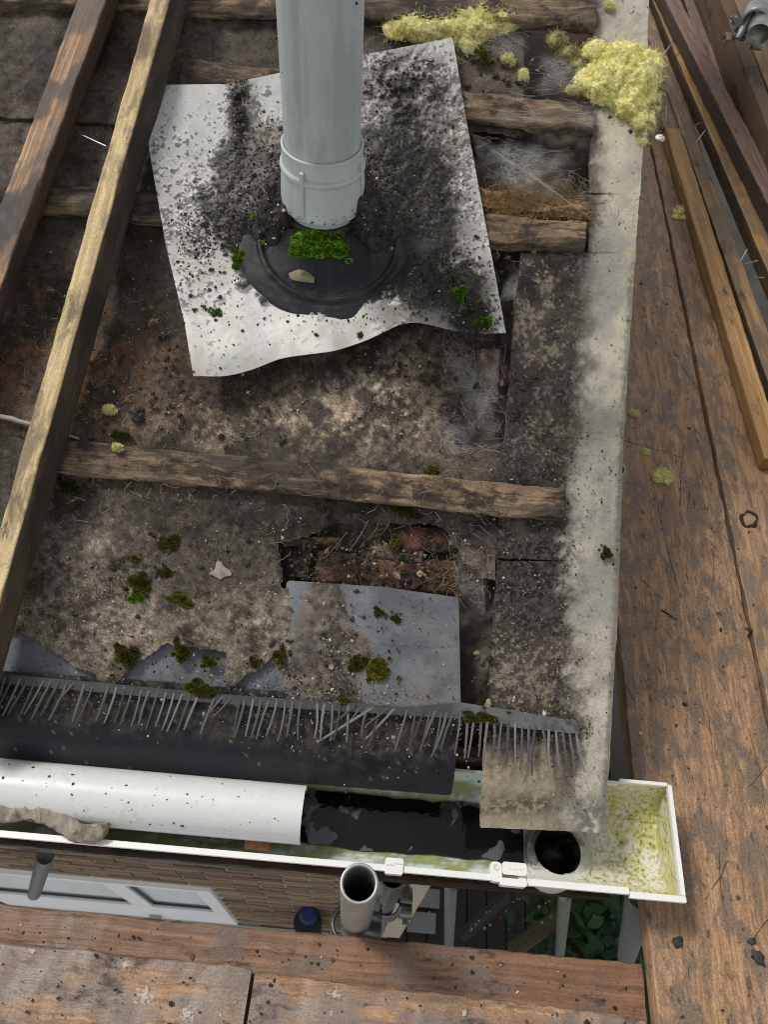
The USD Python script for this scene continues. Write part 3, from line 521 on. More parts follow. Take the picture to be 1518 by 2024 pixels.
rough_block(roof(560, 1070, -0.012), roof(672, 1066, -0.016), 0.012, 0.03, 7, (0.13, 0.08, 0.035), name='timber_splinter', parent=hb)
rough_block(roof(968, 690, -0.018), roof(962, 850, -0.022), 0.034, 0.04, 8, (0.26, 0.2, 0.155), name='mortar_lump', parent=None, label='pale lump of mortar in the rotten gap left of the cement edging', cat='mortar lump')

# ------------------------------------------------------------------ verge: fibre cement edging boards
def verge_right(y): return 1283-0.0535*y+3*np.sin(y/170.0)
def verge_left(y): return np.where(y < 500, 1168-0.02*(y-300), np.interp(y, [500, 680, 1020, 1380, 1640], [1030, 1012, 987, 966, 948]))
def cement_colour(x, y):
    n1, n2, n3, n4 = fb(x, y, 120, 4, 31), fb(x, y, 34, 4, 32), fb(x, y, 8, 3, 33), fb(x, y, 4.2, 2, 34)
    rgt = verge_right(y)
    pale = lerp([0.34, 0.315, 0.265], [0.52, 0.48, 0.405], ss(.3, .65, n2*.7+n3*.3)); pale = lerp(pale, [0.25, 0.245, 0.225], ss(.46, .66, n1)*.75); pale = lerp(pale, pale*.55, ss(.75, .95, uni(n4*.6+n3*.4))*.5)
    pale = lerp(pale, [0.55, 0.49, 0.36], blob(x, y, 1215, 250, 40, 160)*.5)
    dk = lerp([0.014, 0.013, 0.012], [0.066, 0.056, 0.050], ss(.3, .7, uni(n4*.5+n3*.5)))
    lich = lerp([0.20, 0.165, 0.125], [0.52, 0.44, 0.35], uni(n4*.6+n2*.4))*1.08
    bound = np.interp(y, [-200, 150, 300, 480, 520, 700, 1000, 1150, 1300, 1440, 1640], [1180, 1190, 1178, 1172, 1166, 1156, 1128, 1128, 1136, 1150, 1110])
    d = (x+(n2-.5)*90+(n3-.5)*40+(n4-.5)*26-bound)
    dark = 1-ss(-26, 30, d)
    # lichen crust on the dark half
    dens = 0.50+0.05*blob(x, y, 1080, 580, 120, 110)+.10*blob(x, y, 1070, 690, 70, 70)+.09*blob(x, y, 1040, 1310, 130, 90)+.05*blob(x, y, 1050, 870, 90, 60)-.13*blob(x, y, 1050, 1150, 110, 90)-.1*blob(x, y, 1040, 940, 90, 40)-.08*blob(x, y, 1130, 600, 30, 130)
    k = ss(-.30, .22, (dens*2.0-0.92)-uni(0.30*n3+0.38*n4+.32*n2))*.9
    c = lerp(pale, lerp(dk, lich, k*.9), dark)
    low = ss(1470, 1500, y+(n2-.5)*60)*(1-ss(1080, 1130, x+(n2-.5)*40))
    c = lerp(c, lerp([0.25, 0.21, 0.15], [0.40, 0.34, 0.25], ss(.35, .65, n2*.5+n3*.5)), low*.85)
    c = lerp(c, [0.075, 0.075, 0.05], low*blob(x, y, 1030, 1590, 170, 26)*ss(.35, .55, n3))
    c = lerp(c, [0.055, 0.055, 0.052], ss(1540, 1600, y)*ss(1085, 1160, x+(n2-.5)*50)*.75*ss(.3, .55, n3))
    er = rgt-x
    c = lerp(c, [0.15, 0.145, 0.125], (1-ss(4, 16, er+(n3-.5)*10))*ss(450, 560, y)*.85)
    yel = (1-ss(4, 34, np.abs(er-14)))*ss(.46, .58, n3*.6+n2*.4)*(ss(300, 420, y)-.75*ss(850, 1000, y)); c = lerp(c, [0.48, 0.45, 0.22], np.clip(yel, 0, 1)*.6*ss(.3, .7, uni(n4)))
    pk = uni(fb(x, y, 7, 2, 38)) > 0.988; c = lerp(c, [0.04, 0.035, 0.03], pk*.8)
    for cx, cy, r in ((1055, 560, 70), (1060, 850, 40), (1085, 925, 40), (1000, 930, 35), (1100, 540, 50)):
        c = lerp(c, [0.020, 0.018, 0.017], blob(x, y, cx, cy, r, r*.7)*ss(.48, .6, n2*.5+n3*.5))
    return c, dark*(1-k)
for i, (y0, y1, lab) in enumerate([(-150, 384.5, 'pale fibre cement edging board under the wool at the top of the roof edge'), (385.5, 1107.5, 'long fibre cement edging board, black lichen on its left half, middle of the roof edge'), (1109, 1640, 'lowest fibre cement edging board, overhanging the white gutter end')]):
    n, m_ = 104, int((y1-y0)/2.5)
    T, S = np.meshgrid(np.linspace(y0, y1, m_), np.linspace(0, 1, n), indexing='ij')
    eL, eR = verge_left(T), verge_right(T); 
    j = (fb(T, T*0+i*7, 14, 3, 40+i)-.5)*7*(1-S)+(fb(T, T*0+i*3+90, 24, 3, 45+i)-.5)*6*S
    X = eL+(eR-eL)*S+j; Y = T+0.0*S+(S-.5)*10*ss(y1-80, y1, T)+(fb(X, T*0+5, 30, 3, 47)-.5)*4
    C, thick = cement_colour(X, Y)
    Hh = 0.004+0.0012*(fb(X, Y, 22, 4, 36)-.5)+0.0022*np.clip(thick, 0, 1)*fb(X, Y, 10, 2, 39)+0.003*i*0+0.004*np.sin(T/300)
    v, f, src = solid(roof(X, Y, Hh).reshape(-1, 3), gridf(*X.shape), 0.0085, under=False)
    put('edging_board', (v, f), M['cement'], col=C.reshape(-1, 3)[src], label=lab, cat='edging board')

# ------------------------------------------------------------------ eaves: grey tray sheet, black lip, comb filler
def rounded(poly_, r, n=5):
    from shapely import Polygon
    return np.array(Polygon(poly_).buffer(-r).buffer(r, quad_segs=n).exterior.coords)
def masked_sheet(poly_, st, hfun, cfun, t, mat, name, parent=None, smooth=True, rg_=0, **k):
    """a sheet of the outline poly_ (spots on the roof): rows between its upper and lower edge, exact outline."""
    P_ = np.asarray(poly_, float); x0, x1 = P_[:, 0].min(), P_[:, 0].max()
    from shapely import Polygon, LineString
    pg = Polygon(P_); xs = np.linspace(x0+0.01, x1-0.01, max(2, int((x1-x0)/st)+1)); lo, hi = [], []
    for x in xs:
        ln = pg.intersection(LineString([(x, -9999), (x, 9999)])); b = ln.bounds; lo.append(b[1]); hi.append(b[3])
    lo, hi = np.array(lo), np.array(hi); m_ = max(2, int((hi-lo).max()/st)+1)
    s = np.linspace(0, 1, m_); X = np.repeat(xs[:, None], m_, 1); Y = lo[:, None]+(hi-lo)[:, None]*s
    v, f, src = solid(roof(X, Y, hfun(X, Y)).reshape(-1, 3), gridf(*X.shape), t)
    return put(name, (v, f), M[mat], parent, smooth=smooth, col=cfun(X, Y).reshape(-1, 3)[src], **k)
def tray_colour(x, y):
    n1, n2, n3 = fb(x, y, 90, 4, 51), fb(x, y, 28, 4, 52), fb(x, y, 8, 3, 53)
    c = lerp([0.085, 0.090, 0.102], [0.165, 0.172, 0.192], ss(.3, .7, .5*n1+.5*n2))
    c = lerp(c, [0.15, 0.135, 0.115], np.clip(blob(x, y, 790, 1390, 140, 45)+.5*blob(x, y, 860, 1280, 60, 120), 0, 1)*ss(.35, .6, n2)*.7)
    dirt = np.clip(1.25*blob(x, y, 645, 1270, 46, 150)+.9*blob(x, y, 700, 1290, 45, 35)+.8*blob(x, y, 660, 1395, 70, 40)+.6*blob(x, y, 600, 1350, 60, 90)+.35*blob(x, y, 750, 1410, 160, 18), 0, 1)
    k = ss(.02, .16, dirt-(1-n2)*.62+(n3-.5)*.3); c = lerp(c, lerp([0.022, 0.018, 0.015], [0.17, 0.14, 0.11], uni(n3*.5+n2*.5)), k*.95)
    c = lerp(c, [0.03, 0.027, 0.024], (uni(fb(x, y, 7, 2, 56)) > .985)*.7)
    c = lerp(c, [0.05, 0.05, 0.055], np.exp(-((y-(1270+0.05*(x-700)+3*np.sin(x/40)))/1.6)**2)*.5)
    return c
tray_poly = rounded([(-160, 1235), (330, 1250), (560, 1290), (566, 1147), (760, 1160), (907, 1181), (911, 1412), (760, 1400), (455, 1378), (200, 1357), (-160, 1330)], 7)
put_tray = masked_sheet(tray_poly, 4, lambda x, y: -0.008+0.0125*ss(552, 580, x)+0.007*blob(x, y, 625, 1280, 34, 150)*fb(x, y, 14, 3, 57)+0.0012*(fb(x, y, 120, 3, 50)-.5), tray_colour, 0.0025, 'tray', 'eaves_tray_sheet', label='blue grey plastic eaves sheet with a rounded right corner, half under dirt', cat='eaves sheet')
def black_colour(x, y):
    n1, n2, n3 = fb(x, y, 70, 4, 61), fb(x, y, 22, 3, 62), fb(x, y, 8, 3, 63)
    c = lerp([0.006, 0.007, 0.010], [0.013, 0.014, 0.020], n1)
    up = 1-ss(-10, 55, y-(1400+0.08*x)); c = lerp(c, lerp([0.02, 0.018, 0.015], [0.085, 0.075, 0.058], n3), np.clip(up*.9+.55*blob(x, y, 700, 1500, 150, 50), 0, 1)*ss(.36, .6, n2*.6+n3*.4))
    return lerp(c, [0.20, 0.19, 0.16], (uni(fb(x, y, 6, 2, 65)) > .992)*.6)
def lip_h(x, y): b = 1438+0.078*x; return -0.0005-0.0010*np.clip((y-b)/8, 0, 1)-0.028*np.clip((y-b)/60, 0, 1.6)**1.3+0.0015*np.sin(x/70)
lip_poly = rounded([(-160, 1315), (300, 1345), (600, 1370), (906, 1395), (908, 1440), (894, 1572), (600, 1548), (0, 1497), (-160, 1484)], 10)
masked_sheet(lip_poly, 5, lip_h, black_colour, 0.003, 'black', 'eaves_tray_lip', label='glossy black plastic lip hanging from the roof edge into the gutter', cat='eaves lip')
cb = thing('comb_filler', 'dark plastic comb strip with splayed teeth along the roof edge', 'comb filler', roof(560, 1400, 0.004))
def strip_colour(x, y):
    n2, n3 = fb(x, y, 22, 3, 72), fb(x, y, 8, 3, 73); c = lerp([0.03, 0.03, 0.034], [0.075, 0.075, 0.08], n2); c = lerp(c, [0.13, 0.135, 0.145], ss(880, 920, x)*.8)
    return lerp(c, [0.045, 0.038, 0.032], np.clip(blob(x, y, 1130, 1430, 70, 30)+blob(x, y, 950, 1415, 50, 18)+.5*blob(x, y, 300, 1360, 300, 15), 0, 1)*ss(.4, .6, n3))
def comb_y(x): return np.interp(x, [-160, 0, 455, 905, 1145], [1322, 1336, 1378, 1408, 1452])
masked_sheet([(-160, 1317), (0, 1331), (455, 1373), (800, 1397), (911, 1388), (1000, 1402), (1140, 1425), (1146, 1450), (1000, 1436), (905, 1420), (455, 1392), (0, 1350), (-160, 1334)], 5, lambda x, y: 0.0085+0.0030*(x > 940)+0*y, strip_colour, 0.003, 'tray', 'strip', cb)
rg = np.random.default_rng(12); teeth = []
xs = list(np.arange(-130, 10, 17))+list(np.arange(10, 150, 15.5))+list(np.arange(168, 205, 18))+list(np.arange(215, 480, 16.3))+list(np.arange(486, 690, 15.6))+[705, 716, 729, 742, 752, 770, 782, 795, 806, 822, 838, 851, 862, 873, 884]+list(np.arange(898, 1140, 13.4))
xs = [x for i, x in enumerate(xs) if (i*7919) % 13 != 3 or x > 890]
for i, x in enumerate(xs):
    y = float(comb_y(x))-2
    if x < 470: dx, dy = -30-8*math.sin(x/60)+rg.normal(0, 3), 74
    elif x < 690: dx, dy = np.interp(x, [470, 520, 600, 690], [-12, -26, -8, -6])+rg.normal(0, 3), 76
    elif x < 800: dx, dy = -44+rg.normal(0, 26), 66+rg.normal(0, 14)
    elif x < 900: dx, dy = -24+rg.normal(0, 10), 84
    else: dx, dy = np.interp(x, [900, 1000, 1090, 1140], [-8, -8, 4, 22])+rg.normal(0, 4), 84+rg.normal(0, 5)
    dx, dy = dx*1.02, dy*rg.uniform(.92, 1.08)
    if 145 < x < 168 or 430 < x < 470: dy *= 0.6
    h1 = 0.006+(0.007 if x > 900 else 0.0)+rg.uniform(0, 0.004); q = np.linspace(0, 1, 6); bend = rg.normal(0, 1.5)
    A = roof(x+dx*q+bend*np.sin(q*3), y+dy*q, 0.0072+(h1-0.0072)*q+0.004*np.sin(q*math.pi)+(0.003 if x > 940 else 0)+(lip_h(x+dx, y+dy) if x < 895 else 0.0)*q*0.8)
    a = A[-1]-A[0]; a /= np.linalg.norm(a); w = np.cross(NRM, a); w /= np.linalg.norm(w); hw_ = rg.uniform(.0013, .0019)
    ring = np.array([[-1, 0], [-.8, .7], [.8, .7], [1, 0], [.8, -.7], [-.8, -.7]])*np.array([hw_, hw_*.7])
    tp = np.interp(q, [0, .9, 1], [1.15, .95, .6])
    Vt_ = (A[:, None]+tp[:, None, None]*(ring[None, :, :1]*w+ring[None, :, 1:]*NRM)).reshape(-1, 3)
    ii = np.arange(36).reshape(6, 6); jj = np.roll(ii, -1, 1); Ft = np.vstack([np.stack([ii[:-1].ravel(), jj[1:].ravel(), ii[1:].ravel()], 1), np.stack([ii[:-1].ravel(), jj[:-1].ravel(), jj[1:].ravel()], 1), [[30, 31, 32], [30, 32, 33], [30, 33, 34], [30, 34, 35]]])
    c = np.array([0.115, 0.113, 0.115])*rg.uniform(.3, 1.5)
    if rg.uniform() < .3: c = np.array([0.075, 0.066, 0.055])
    put('tooth', (Vt_, Ft), M['tray'], cb, col=c)

# ------------------------------------------------------------------ fixed battens across the roof
def batten(a, b, w, t, h, mat, label, seed, name='roof_batten', group=None, rough=0.0014, up=NRM, seg=90, bow=0.0):
    v, f, lp = plank(roof(*a, h), roof(*b, h), w, t, up=up, seg=seg, r=0.004, rough=rough*1.3, seed=seed, bow=bow)
    return put(name, (v, f), M[mat], lp=lp, label=label, cat='batten')
batten((-180, -28), (1178, 25), 0.048, 0.022, 0.022, 'oldwood', 'topmost roof batten crossing behind the top of the grey pipe', 21)
batten((358, 140), (1174, 234), 0.046, 0.022, 0.022, 'oldwood', 'rotten roof batten running under the top of the white sheet to the cobwebs', 22, rough=0.002)
batten((945, 388), (1168, 418), 0.034, 0.02, 0.008, 'redwood', 'brown root covered batten piece between the cobweb and the lower split batten', 23, rough=0.003)
batten((-180, 372), (1158, 467), 0.046, 0.022, 0.021, 'oldwood', 'roof batten with a pale weathered left end, passing under the middle of the white sheet', 24, rough=0.002)
batten((60, 893), (1116, 999), 0.050, 0.022, 0.022, 'oldwood', 'long grey brown roof batten below the white sheet, its right end on the cement edging', 25, rough=0.0018, seg=140)
# ------------------------------------------------------------------ two loose battens lying on the roof, left
def loose(pa, pb, w, t, h, mat, label, seed, roll, side, bands, name='loose_batten'):
    A_, B_ = roof(*pa, h), roof(*pb, h); up_ = NRM-roll*XAX; up_ /= np.linalg.norm(up_); t_ = thing(name, label, 'batten', (A_+B_)/2)
    v, f, lp = plank(A_, B_, w, t, up=up_, seg=220, r=0.003, rough=0.00055, seed=seed); a, wd, u = frame_from(B_-A_, up_); wd = wd*np.sign(wd[0])
    darken = ss(w/2-.007, w/2-.004, (v-A_)@wd)*ss(.0008, .0030, -((v-A_)@u)*np.sign(u@NRM))*side  # darkens one side face; the wet bands join it below
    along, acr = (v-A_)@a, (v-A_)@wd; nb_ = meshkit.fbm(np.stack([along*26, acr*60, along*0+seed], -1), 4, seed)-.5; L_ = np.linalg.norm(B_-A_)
    for c0b, wb, sb in bands: darken = np.maximum(darken, sb*(1-ss(.6, 1.0, np.abs(along/L_-c0b+nb_*.10+acr*.6)/wb)))
    put('timber', (v, f), M[mat], t_, lp=lp, col=np.repeat(darken[:, None], 3, 1))
    return t_
loose((252, -190), (-150, 890), 0.053, 0.030, 0.052, 'redwood', 'wet dark brown batten with orange patches lying across the top left corner', 31, 0.22, 0.95, [(.20, .055, .75), (.365, .04, .85), (.50, .02, .5), (.60, .075, .9), (.80, .05, .7)])
loose((358, -150), (-93, 1440), 0.0375, 0.045, 0.068, 'tanwood', 'tan batten with a dark side lying across the roof left of the white sheet', 32, 0.36, 1.0, [(.16, .03, .4), (.33, .02, .35), (.52, .03, .3), (.74, .02, .4)])

# ------------------------------------------------------------------ white flashing sheet
top = poly([(315, 169), (434, 167), (442, 168), (558, 144), (716, 110), (895, 75)], 285)
bot = poly([(382, 743), (444, 745), (497, 732), (555, 708), (624, 699), (660, 695), (724, 674), (766, 653), (797, 638), (834, 638), (871, 648), (913, 658), (956, 661), (1000, 658)], 285)
bot[:, 1] = np.convolve(np.pad(bot[:, 1], 10, mode='edge'), np.ones(21)/21, 'valid')
lef = poly([(315, 169), (292, 281), (328, 487), (365, 640), (382, 743)], 300); rig = poly([(895, 75), (924, 250), (961, 450), (982, 560), (1000, 658)], 300)
S, T = np.meshgrid(np.linspace(0, 1, 285), np.linspace(0, 1, 300), indexing='ij')
def coons(k):
    return ((1-T)*top[:, k][:, None]+T*bot[:, k][:, None]+(1-S)*lef[:, k][None]+S*rig[:, k][None]
            -((1-S)*(1-T)*top[0, k]+S*(1-T)*top[-1, k]+(1-S)*T*bot[0, k]+S*T*bot[-1, k]))
SX, SY = coons(0), coons(1)
wave = 0.070*np.exp(-((S-0.70)/0.115)**2)*ss(0.62, 1.0, T)+0.016*np.exp(-((S-0.40)/0.10)**2)*ss(0.72, 1, T)-0.008*np.exp(-((S-0.53)/0.07)**2)*ss(.8, 1, T)+0.012*np.exp(-((S-0.06)/0.12)**2)*ss(.75, 1, T)-0.0*S
dent = 0.005*blob(SX, SY, 450, 700, 60, 40)
crease = -0.005*np.exp(-((SX-475-0.15*(SY-230))/12)**2)*blob(SX, SY, 475, 230, 60, 90)
HS = 0.030+wave+dent+crease+0.006*(fb(SX, SY, 170, 3, 81)-.5)+0.0028*(fb(SX, SY, 48, 3, 87)-.5)+0.008*np.exp(-(S/0.05)**2)*np.sin(T*9)
n1, n2, n3, n4 = fb(SX, SY, 90, 4, 82), fb(SX, SY, 26, 4, 83), fb(SX, SY, 8.5, 3, 84), fb(SX, SY, 4.6, 2, 85)
n5 = fb(SX, SY, 2.6, 2, 86); mix_ = 0.30*n3+0.28*n4+0.26*n2+0.16*n5
white = lerp([0.50, 0.495, 0.48], [0.64, 0.635, 0.61], ss(.3, .65, n1)); white = lerp(white, [0.46, 0.41, 0.34], ss(.5, .68, n2)*.5*ss(.45, .8, T)); white = lerp(white, [0.40, 0.41, 0.43], .5*(1-ss(.2, .45, T)))
# density of the black growth
dens = 0.004+0.02*(n1-.5)
for cx, cy, rx, ry, a in ((380, 440, 85, 100, .33), (400, 475, 60, 45, .15), (360, 300, 90, 60, .13), (820, 300, 110, 190, .36), (880, 420, 55, 130, .13), (800, 160, 90, 60, .34), (930, 210, 26, 70, .25), (480, 250, 26, 80, .55), (470, 195, 30, 40, .4),
                          (560, 260, 60, 50, .1), (880, 560, 80, 60, .5), (930, 640, 50, 40, .45), (370, 560, 40, 50, .12), (740, 160, 40, 60, .14), (420, 600, 30, 70, .07), (830, 530, 60, 26, .3), (700, 600, 90, 22, .05)):
    dens = dens+1.35*a*blob(SX, SY, cx, cy, rx, ry)
dens = dens-.12*blob(SX, SY, 880, 110, 60, 40)-.05*blob(SX, SY, 360, 215, 60, 40)
ell = np.sqrt(((SX-640)/246)**2+((SY-400)/222)**2)+(n2-.5)*.40+(n3-.5)*.15
rect_top = ss(225, 270, SY+(n2-.5)*30)
soil = (1-ss(.86, 1.0, ell))*rect_top
soil = np.maximum(soil, blob(SX, SY, 810, 420, 95, 180)*1.7*ss(.3, .5, n2)); soil = np.clip(soil+1.6*blob(SX, SY, 880, 555, 75, 40)*ss(.42, .52, n2)+1.4*blob(SX, SY, 935, 630, 40, 34)*ss(.4, .5, n2)+1.5*blob(SX, SY, 472, 225, 17, 66)*ss(.35, .5, n2)+.9*blob(SX, SY, 800, 170, 90, 60)*ss(.5, .6, n2*.6+n3*.4), 0, 1)
lens = ss(-6, 8, SY-np.interp(SX, [470, 500, 560, 600, 720, 765, 800], [520, 505, 482, 470, 452, 470, 520]))*(1-ss(.94, 1.02, np.sqrt(((SX-645)/158)**2+((SY-460)/136)**2)))
dens = dens+.05*(1-ss(.3, .6, T)); black = ss(-.08, .07, dens-uni(mix_))*(.80+.2*uni(n2))
blackc = lerp([0.018, 0.016, 0.015], [0.05, 0.043, 0.036], n4)
white = lerp(white, [0.20, 0.18, 0.155], np.clip(dens*1.5, 0, .8)*ss(.2, .8, uni(n2*.6+n3*.4))*.75+.10*ss(.6, 1, uni(n3)))
C = lerp(white, blackc, np.clip(black, 0, 1)*.93)
crust = blob(SX, SY, 830, 310, 110, 200)*ss(.44, .58, n3*.5+n4*.5); C = lerp(C, lerp([0.30, 0.25, 0.19], [0.60, 0.55, 0.44], n3), crust*.75)
C = lerp(C, lerp([0.011, 0.010, 0.009], [0.058, 0.048, 0.040], ss(.3, .85, uni(n3*.4+n4*.6))*ss(.25, .75, n1)*.8), np.clip(soil*1.25, 0, 1)*.98)
brownish = blob(SX, SY, 545, 270, 60, 50); C = lerp(C, [0.23, 0.20, 0.145], brownish*.6*ss(.4, .6, n3))
HS = HS+soil*(0.004+0.007*n2+0.005*n3+0.016*blob(SX, SY, 645, 400, 150, 120))*(1-lens)+black*0.0010
seat = 1-ss(.85, 1.25, np.sqrt(((SX-645)/175)**2+((SY-470)/140)**2)); HS = HS*(1-seat*ss(430, 500, SY))+0.0285*seat*ss(430, 500, SY)
for cx, cy, rx, ry, a in ((900, 580, 70, 55, .013), (480, 215, 22, 50, .010), (560, 380, 55, 60, .012), (760, 370, 50, 110, .010)):
    HS = HS+a*blob(SX, SY, cx, cy, rx, ry)*(0.4+n2)
vt = roof(SX, SY, HS)
pf = thing('pipe_flashing', 'curling white flashing sheet with black dirt around the grey vent pipe', 'pipe flashing', roof(640, 470))
v, f, src = solid(vt.reshape(-1, 3), gridf(*S.shape), 0.0016)
put('sheet', (v, f), M['sheet'], pf, col=C.reshape(-1, 3)[src])
def sheet_at(px, py):
    """points on the flashing sheet nearest the given spots"""
    from scipy.spatial import cKDTree
    if not hasattr(sheet_at, 't'): sheet_at.t = cKDTree(np.stack([SX.ravel(), SY.ravel()], 1))
    _, i = sheet_at.t.query(np.stack([np.ravel(px), np.ravel(py)], 1)); return vt.reshape(-1, 3)[i]
# rubber boot: from an oval on the sheet up to a ring round the pipe
PA = roof(640, 470); PAX, PAY = float(PA[0]), float(PA[1])
rr_ = rays(645, 459); zc = float(rr_[2]/rr_[1]*(PAY-0.053)); 
th = np.linspace(0, 2*math.pi, 97)[:-1]; rows = []
bc_ = roof(650, 478, 0.0325)
for s_, rad, up in ((0, .128, -.002), (.05, .126, .002), (.25, .113, .004), (.42, .102, .005), (.48, .0985, .0085), (.54, .0945, .0095), (.60, .090, .004), (.78, .077, .001), (1.0, .0645, .004), (1.05, .0575, .012)):
    q = np.clip((s_-.62)/.38, 0, 1)**1.5
    low = bc_+rad*1.02*(1.10*np.cos(th)[:, None]*XAX+np.sin(th)[:, None]*UPS)+NRM*up
    hi = np.array([PAX, PAY, zc-0.004])+rad*(np.cos(th)[:, None]*XAX+np.sin(th)[:, None]*np.array([0, 1.0, 0]))
    rows.append(low*(1-q)+hi*q)
rows = np.stack(rows, 0); rows = np.concatenate([rows, rows[:, :1]], 1)
t_ = np.linspace(0, 9, 55); from scipy.interpolate import PchipInterpolator
rows = PchipInterpolator(np.arange(10), rows, axis=0)(t_)
v, f = rows.reshape(-1, 3), gridf(*rows.shape[:2]); f = orient(v, f, NRM)
bx, by = to_px(v); bn2 = fb(bx, by, 20, 3, 90); c = lerp([0.010, 0.011, 0.014], [0.022, 0.024, 0.030], bn2); c = lerp(c, [0.05, 0.045, 0.04], ((fb(bx, by, 6, 2, 91) > .68)*.6+.8*np.clip(blob(bx, by, 520, 530, 60, 40)+blob(bx, by, 775, 500, 50, 40)+.4*blob(bx, by, 660, 585, 90, 14), 0, 1)*ss(.4, .55, bn2)))
boot_v, boot_px = v, np.stack([bx, by], 1)
def boot_at(px_, py_):
    d_ = np.hypot(boot_px[:, 0]-px_, boot_px[:, 1]-py_); k_ = np.argsort(d_)[:14]; return boot_v[k_[np.argmin(boot_v[k_]@FWD)]]
put('rubber_boot', (v, f), M['black'], pf, col=c)
# ------------------------------------------------------------------ the vent pipe
vp = thing('vent_pipe', 'thick pale grey plastic vent pipe standing up through the white sheet', 'vent pipe', (PAX, PAY, zc))
z0 = zc
put('seal', revolve(sharp([(0.048, -0.02), (0.0590, -0.02), (0.0600, -0.001), (0.0565, 0.004), (0.050, 0.004)]), (PAX, PAY, z0), 80), M['gasket'], vp)
put('stub', revolve([(0.0545, 0.0045), (0.0548, 0.012), (0.0548, 0.03)], (PAX, PAY, z0), 80), M['collar'], vp)
col_ = put('collar', revolve(sharp([(0.054, 0.0185), (0.0640, 0.0175), (0.0650, 0.0205), (0.0640, 0.034), (0.0612, 0.0755), (0.0630, 0.0775), (0.0634, 0.0815), (0.0618, 0.0850), (0.0595, 0.0865), (0.0590, 0.108), (0.0600, 0.1095), (0.0600, 0.1128), (0.0560, 0.1135), (0.0553, 0.1085)], .0012), (PAX, PAY, z0), 96), M['collar'], vp)
for a in (-112, -18):
    ca, sa = math.cos(math.radians(a)), math.sin(math.radians(a)); ex = np.array([ca, sa, 0]); et = np.array([-sa, ca, 0])
    pr = [(0.058, .098), (0.0632, .096), (0.0645, .045), (0.0655, .028), (0.062, .026)]
    V_ = np.array([np.array([PAX, PAY, z0])+ex*r_+et*s_*.0028+np.array([0, 0, z_]) for s_ in (-1, 1) for r_, z_ in pr])
    F_ = [[i, i+1, i+6] for i in range(4)]+[[i, i+6, i+5] for i in range(4)]+[[0, 2, 1], [0, 3, 2], [0, 4, 3], [5, 6, 7], [5, 7, 8], [5, 8, 9]]
    put('rib', (V_, np.array(F_)), M['collar'], col_, smooth=False)
pp = [(0.0550, 0.03), (0.0550, 0.78), (0.0545, 0.782), (0.0515, 0.782), (0.0515, 0.03)]
put('pipe', revolve(sharp(pp), (PAX+0.0, PAY, z0), 96), M['pipe'], vp)
# soil heaped against the back and the sides of the pipe
fh = float((np.array([PAX, PAY-0.055, zc])-P0)@NRM); AXT = math.tan(PHI)
Rr, Aa = np.meshgrid(np.linspace(0.050, 0.165, 46), np.radians(np.linspace(-58, 238, 170)), indexing='ij')
q_ = np.stack([Rr*np.cos(Aa), Rr*np.sin(Aa), 0*Rr], -1); hn, hn2 = meshkit.fbm(q_*45, 4, 7), meshkit.fbm(q_*170+3, 3, 8)
endf = ss(0, .6, Aa-math.radians(-58)+(hn-.5)*.3)*ss(0, .6, math.radians(238)-Aa+(hn-.5)*.3)
hh = 0.030+(max(fh, .05)-0.026+0.055*AXT*0.5*(1+np.sin(Aa)))*np.exp(-((Rr-.050)/.050)**2)*(.75+.5*hn)*endf+0.012*(hn2-.5)+0.010*(hn-.5)-0.022*ss(.10, .165, Rr+(hn-.5)*.07)-0.03*(1-endf)
cen = PA+UPS*(0.03*AXT)
HV = cen+q_[..., [0]]*XAX+q_[..., [1]]*UPS+hh[..., None]*NRM
v, f, src = solid(HV.reshape(-1, 3), gridf(46, 170), 0.02, under=False)
c = lerp([0.009, 0.008, 0.0075], [0.042, 0.035, 0.029], ss(.35, .75, hn2*.6+hn*.4)).reshape(-1, 3)
put('soil_heap', (v, f), M['soil'], col=c[src], label='dark soil heaped against the back and sides of the grey pipe', cat='soil', kind='stuff')
heap_pts = HV[4:30].reshape(-1, 3)

# ================================================================== SCAFFOLD: boards, toe board, stacked battens
DZ, KS = -1.312, 1.312/1.29
def board(A, B, w, t, mat, label, seed, name='scaffold_board', seg=160, rough=0.0012, parent=None, cat='scaffold board', r=0.003):
    v, f, lp = plank(np.array(A), np.array(B), w, t, seg=seg, r=r, rough=rough, seed=seed)
    return put(name, (v, f), M[mat], parent, lp=lp, label=label, cat=None if parent is not None else cat)
board((0.5755, -0.75, DZ), (0.5755, 4.2, DZ), 0.2465, 0.038, 'deck', 'brown scaffold board right beside the cement edging, with yellow wool tufts on it', 41, seg=260)
board((0.7805, -0.75, DZ+0.002), (0.7805, 4.2, DZ+0.002), 0.150, 0.038, 'deck', 'greyish scaffold board under the stacked battens, second from the roof edge', 42, seg=260)
board((1.16, -0.75, DZ), (1.16, 4.2, DZ), 0.243, 0.038, 'deck', 'scaffold board outermost of the three, beyond the toe board', 43, seg=120)
board((-1.6, 0.024, -1.354), (0.4505, 0.021, -1.354), 0.225, 0.036, 'deck2', 'reddish ridged scaffold board nearest the gutter at the bottom', 44, seg=220, rough=0.0015)
b1, b2 = np.array([-1.6, -0.03, -1.304]), np.array([-0.1335, -0.031, -1.304])
board((-1.6, -0.0105, -1.326), (-0.1335, -0.034, -1.326), 0.225, 0.026, 'deck3', 'scaffold board marked with white paint at the bottom left', 45, seg=160, rough=0.0025)
board((-0.1285, -0.038, -1.325), (0.436, -0.052, -1.325), 0.225, 0.027, 'deck3', 'scaffold board at the bottom right of the joint, in front of the ridged board', 46, seg=90, rough=0.0025)
board((-1.6, 0.329, -1.42), (0.43, 0.334, -1.42), 0.205, 0.038, 'under', 'dark wet board running just below the front of the gutter', 47, seg=120, cat='board')
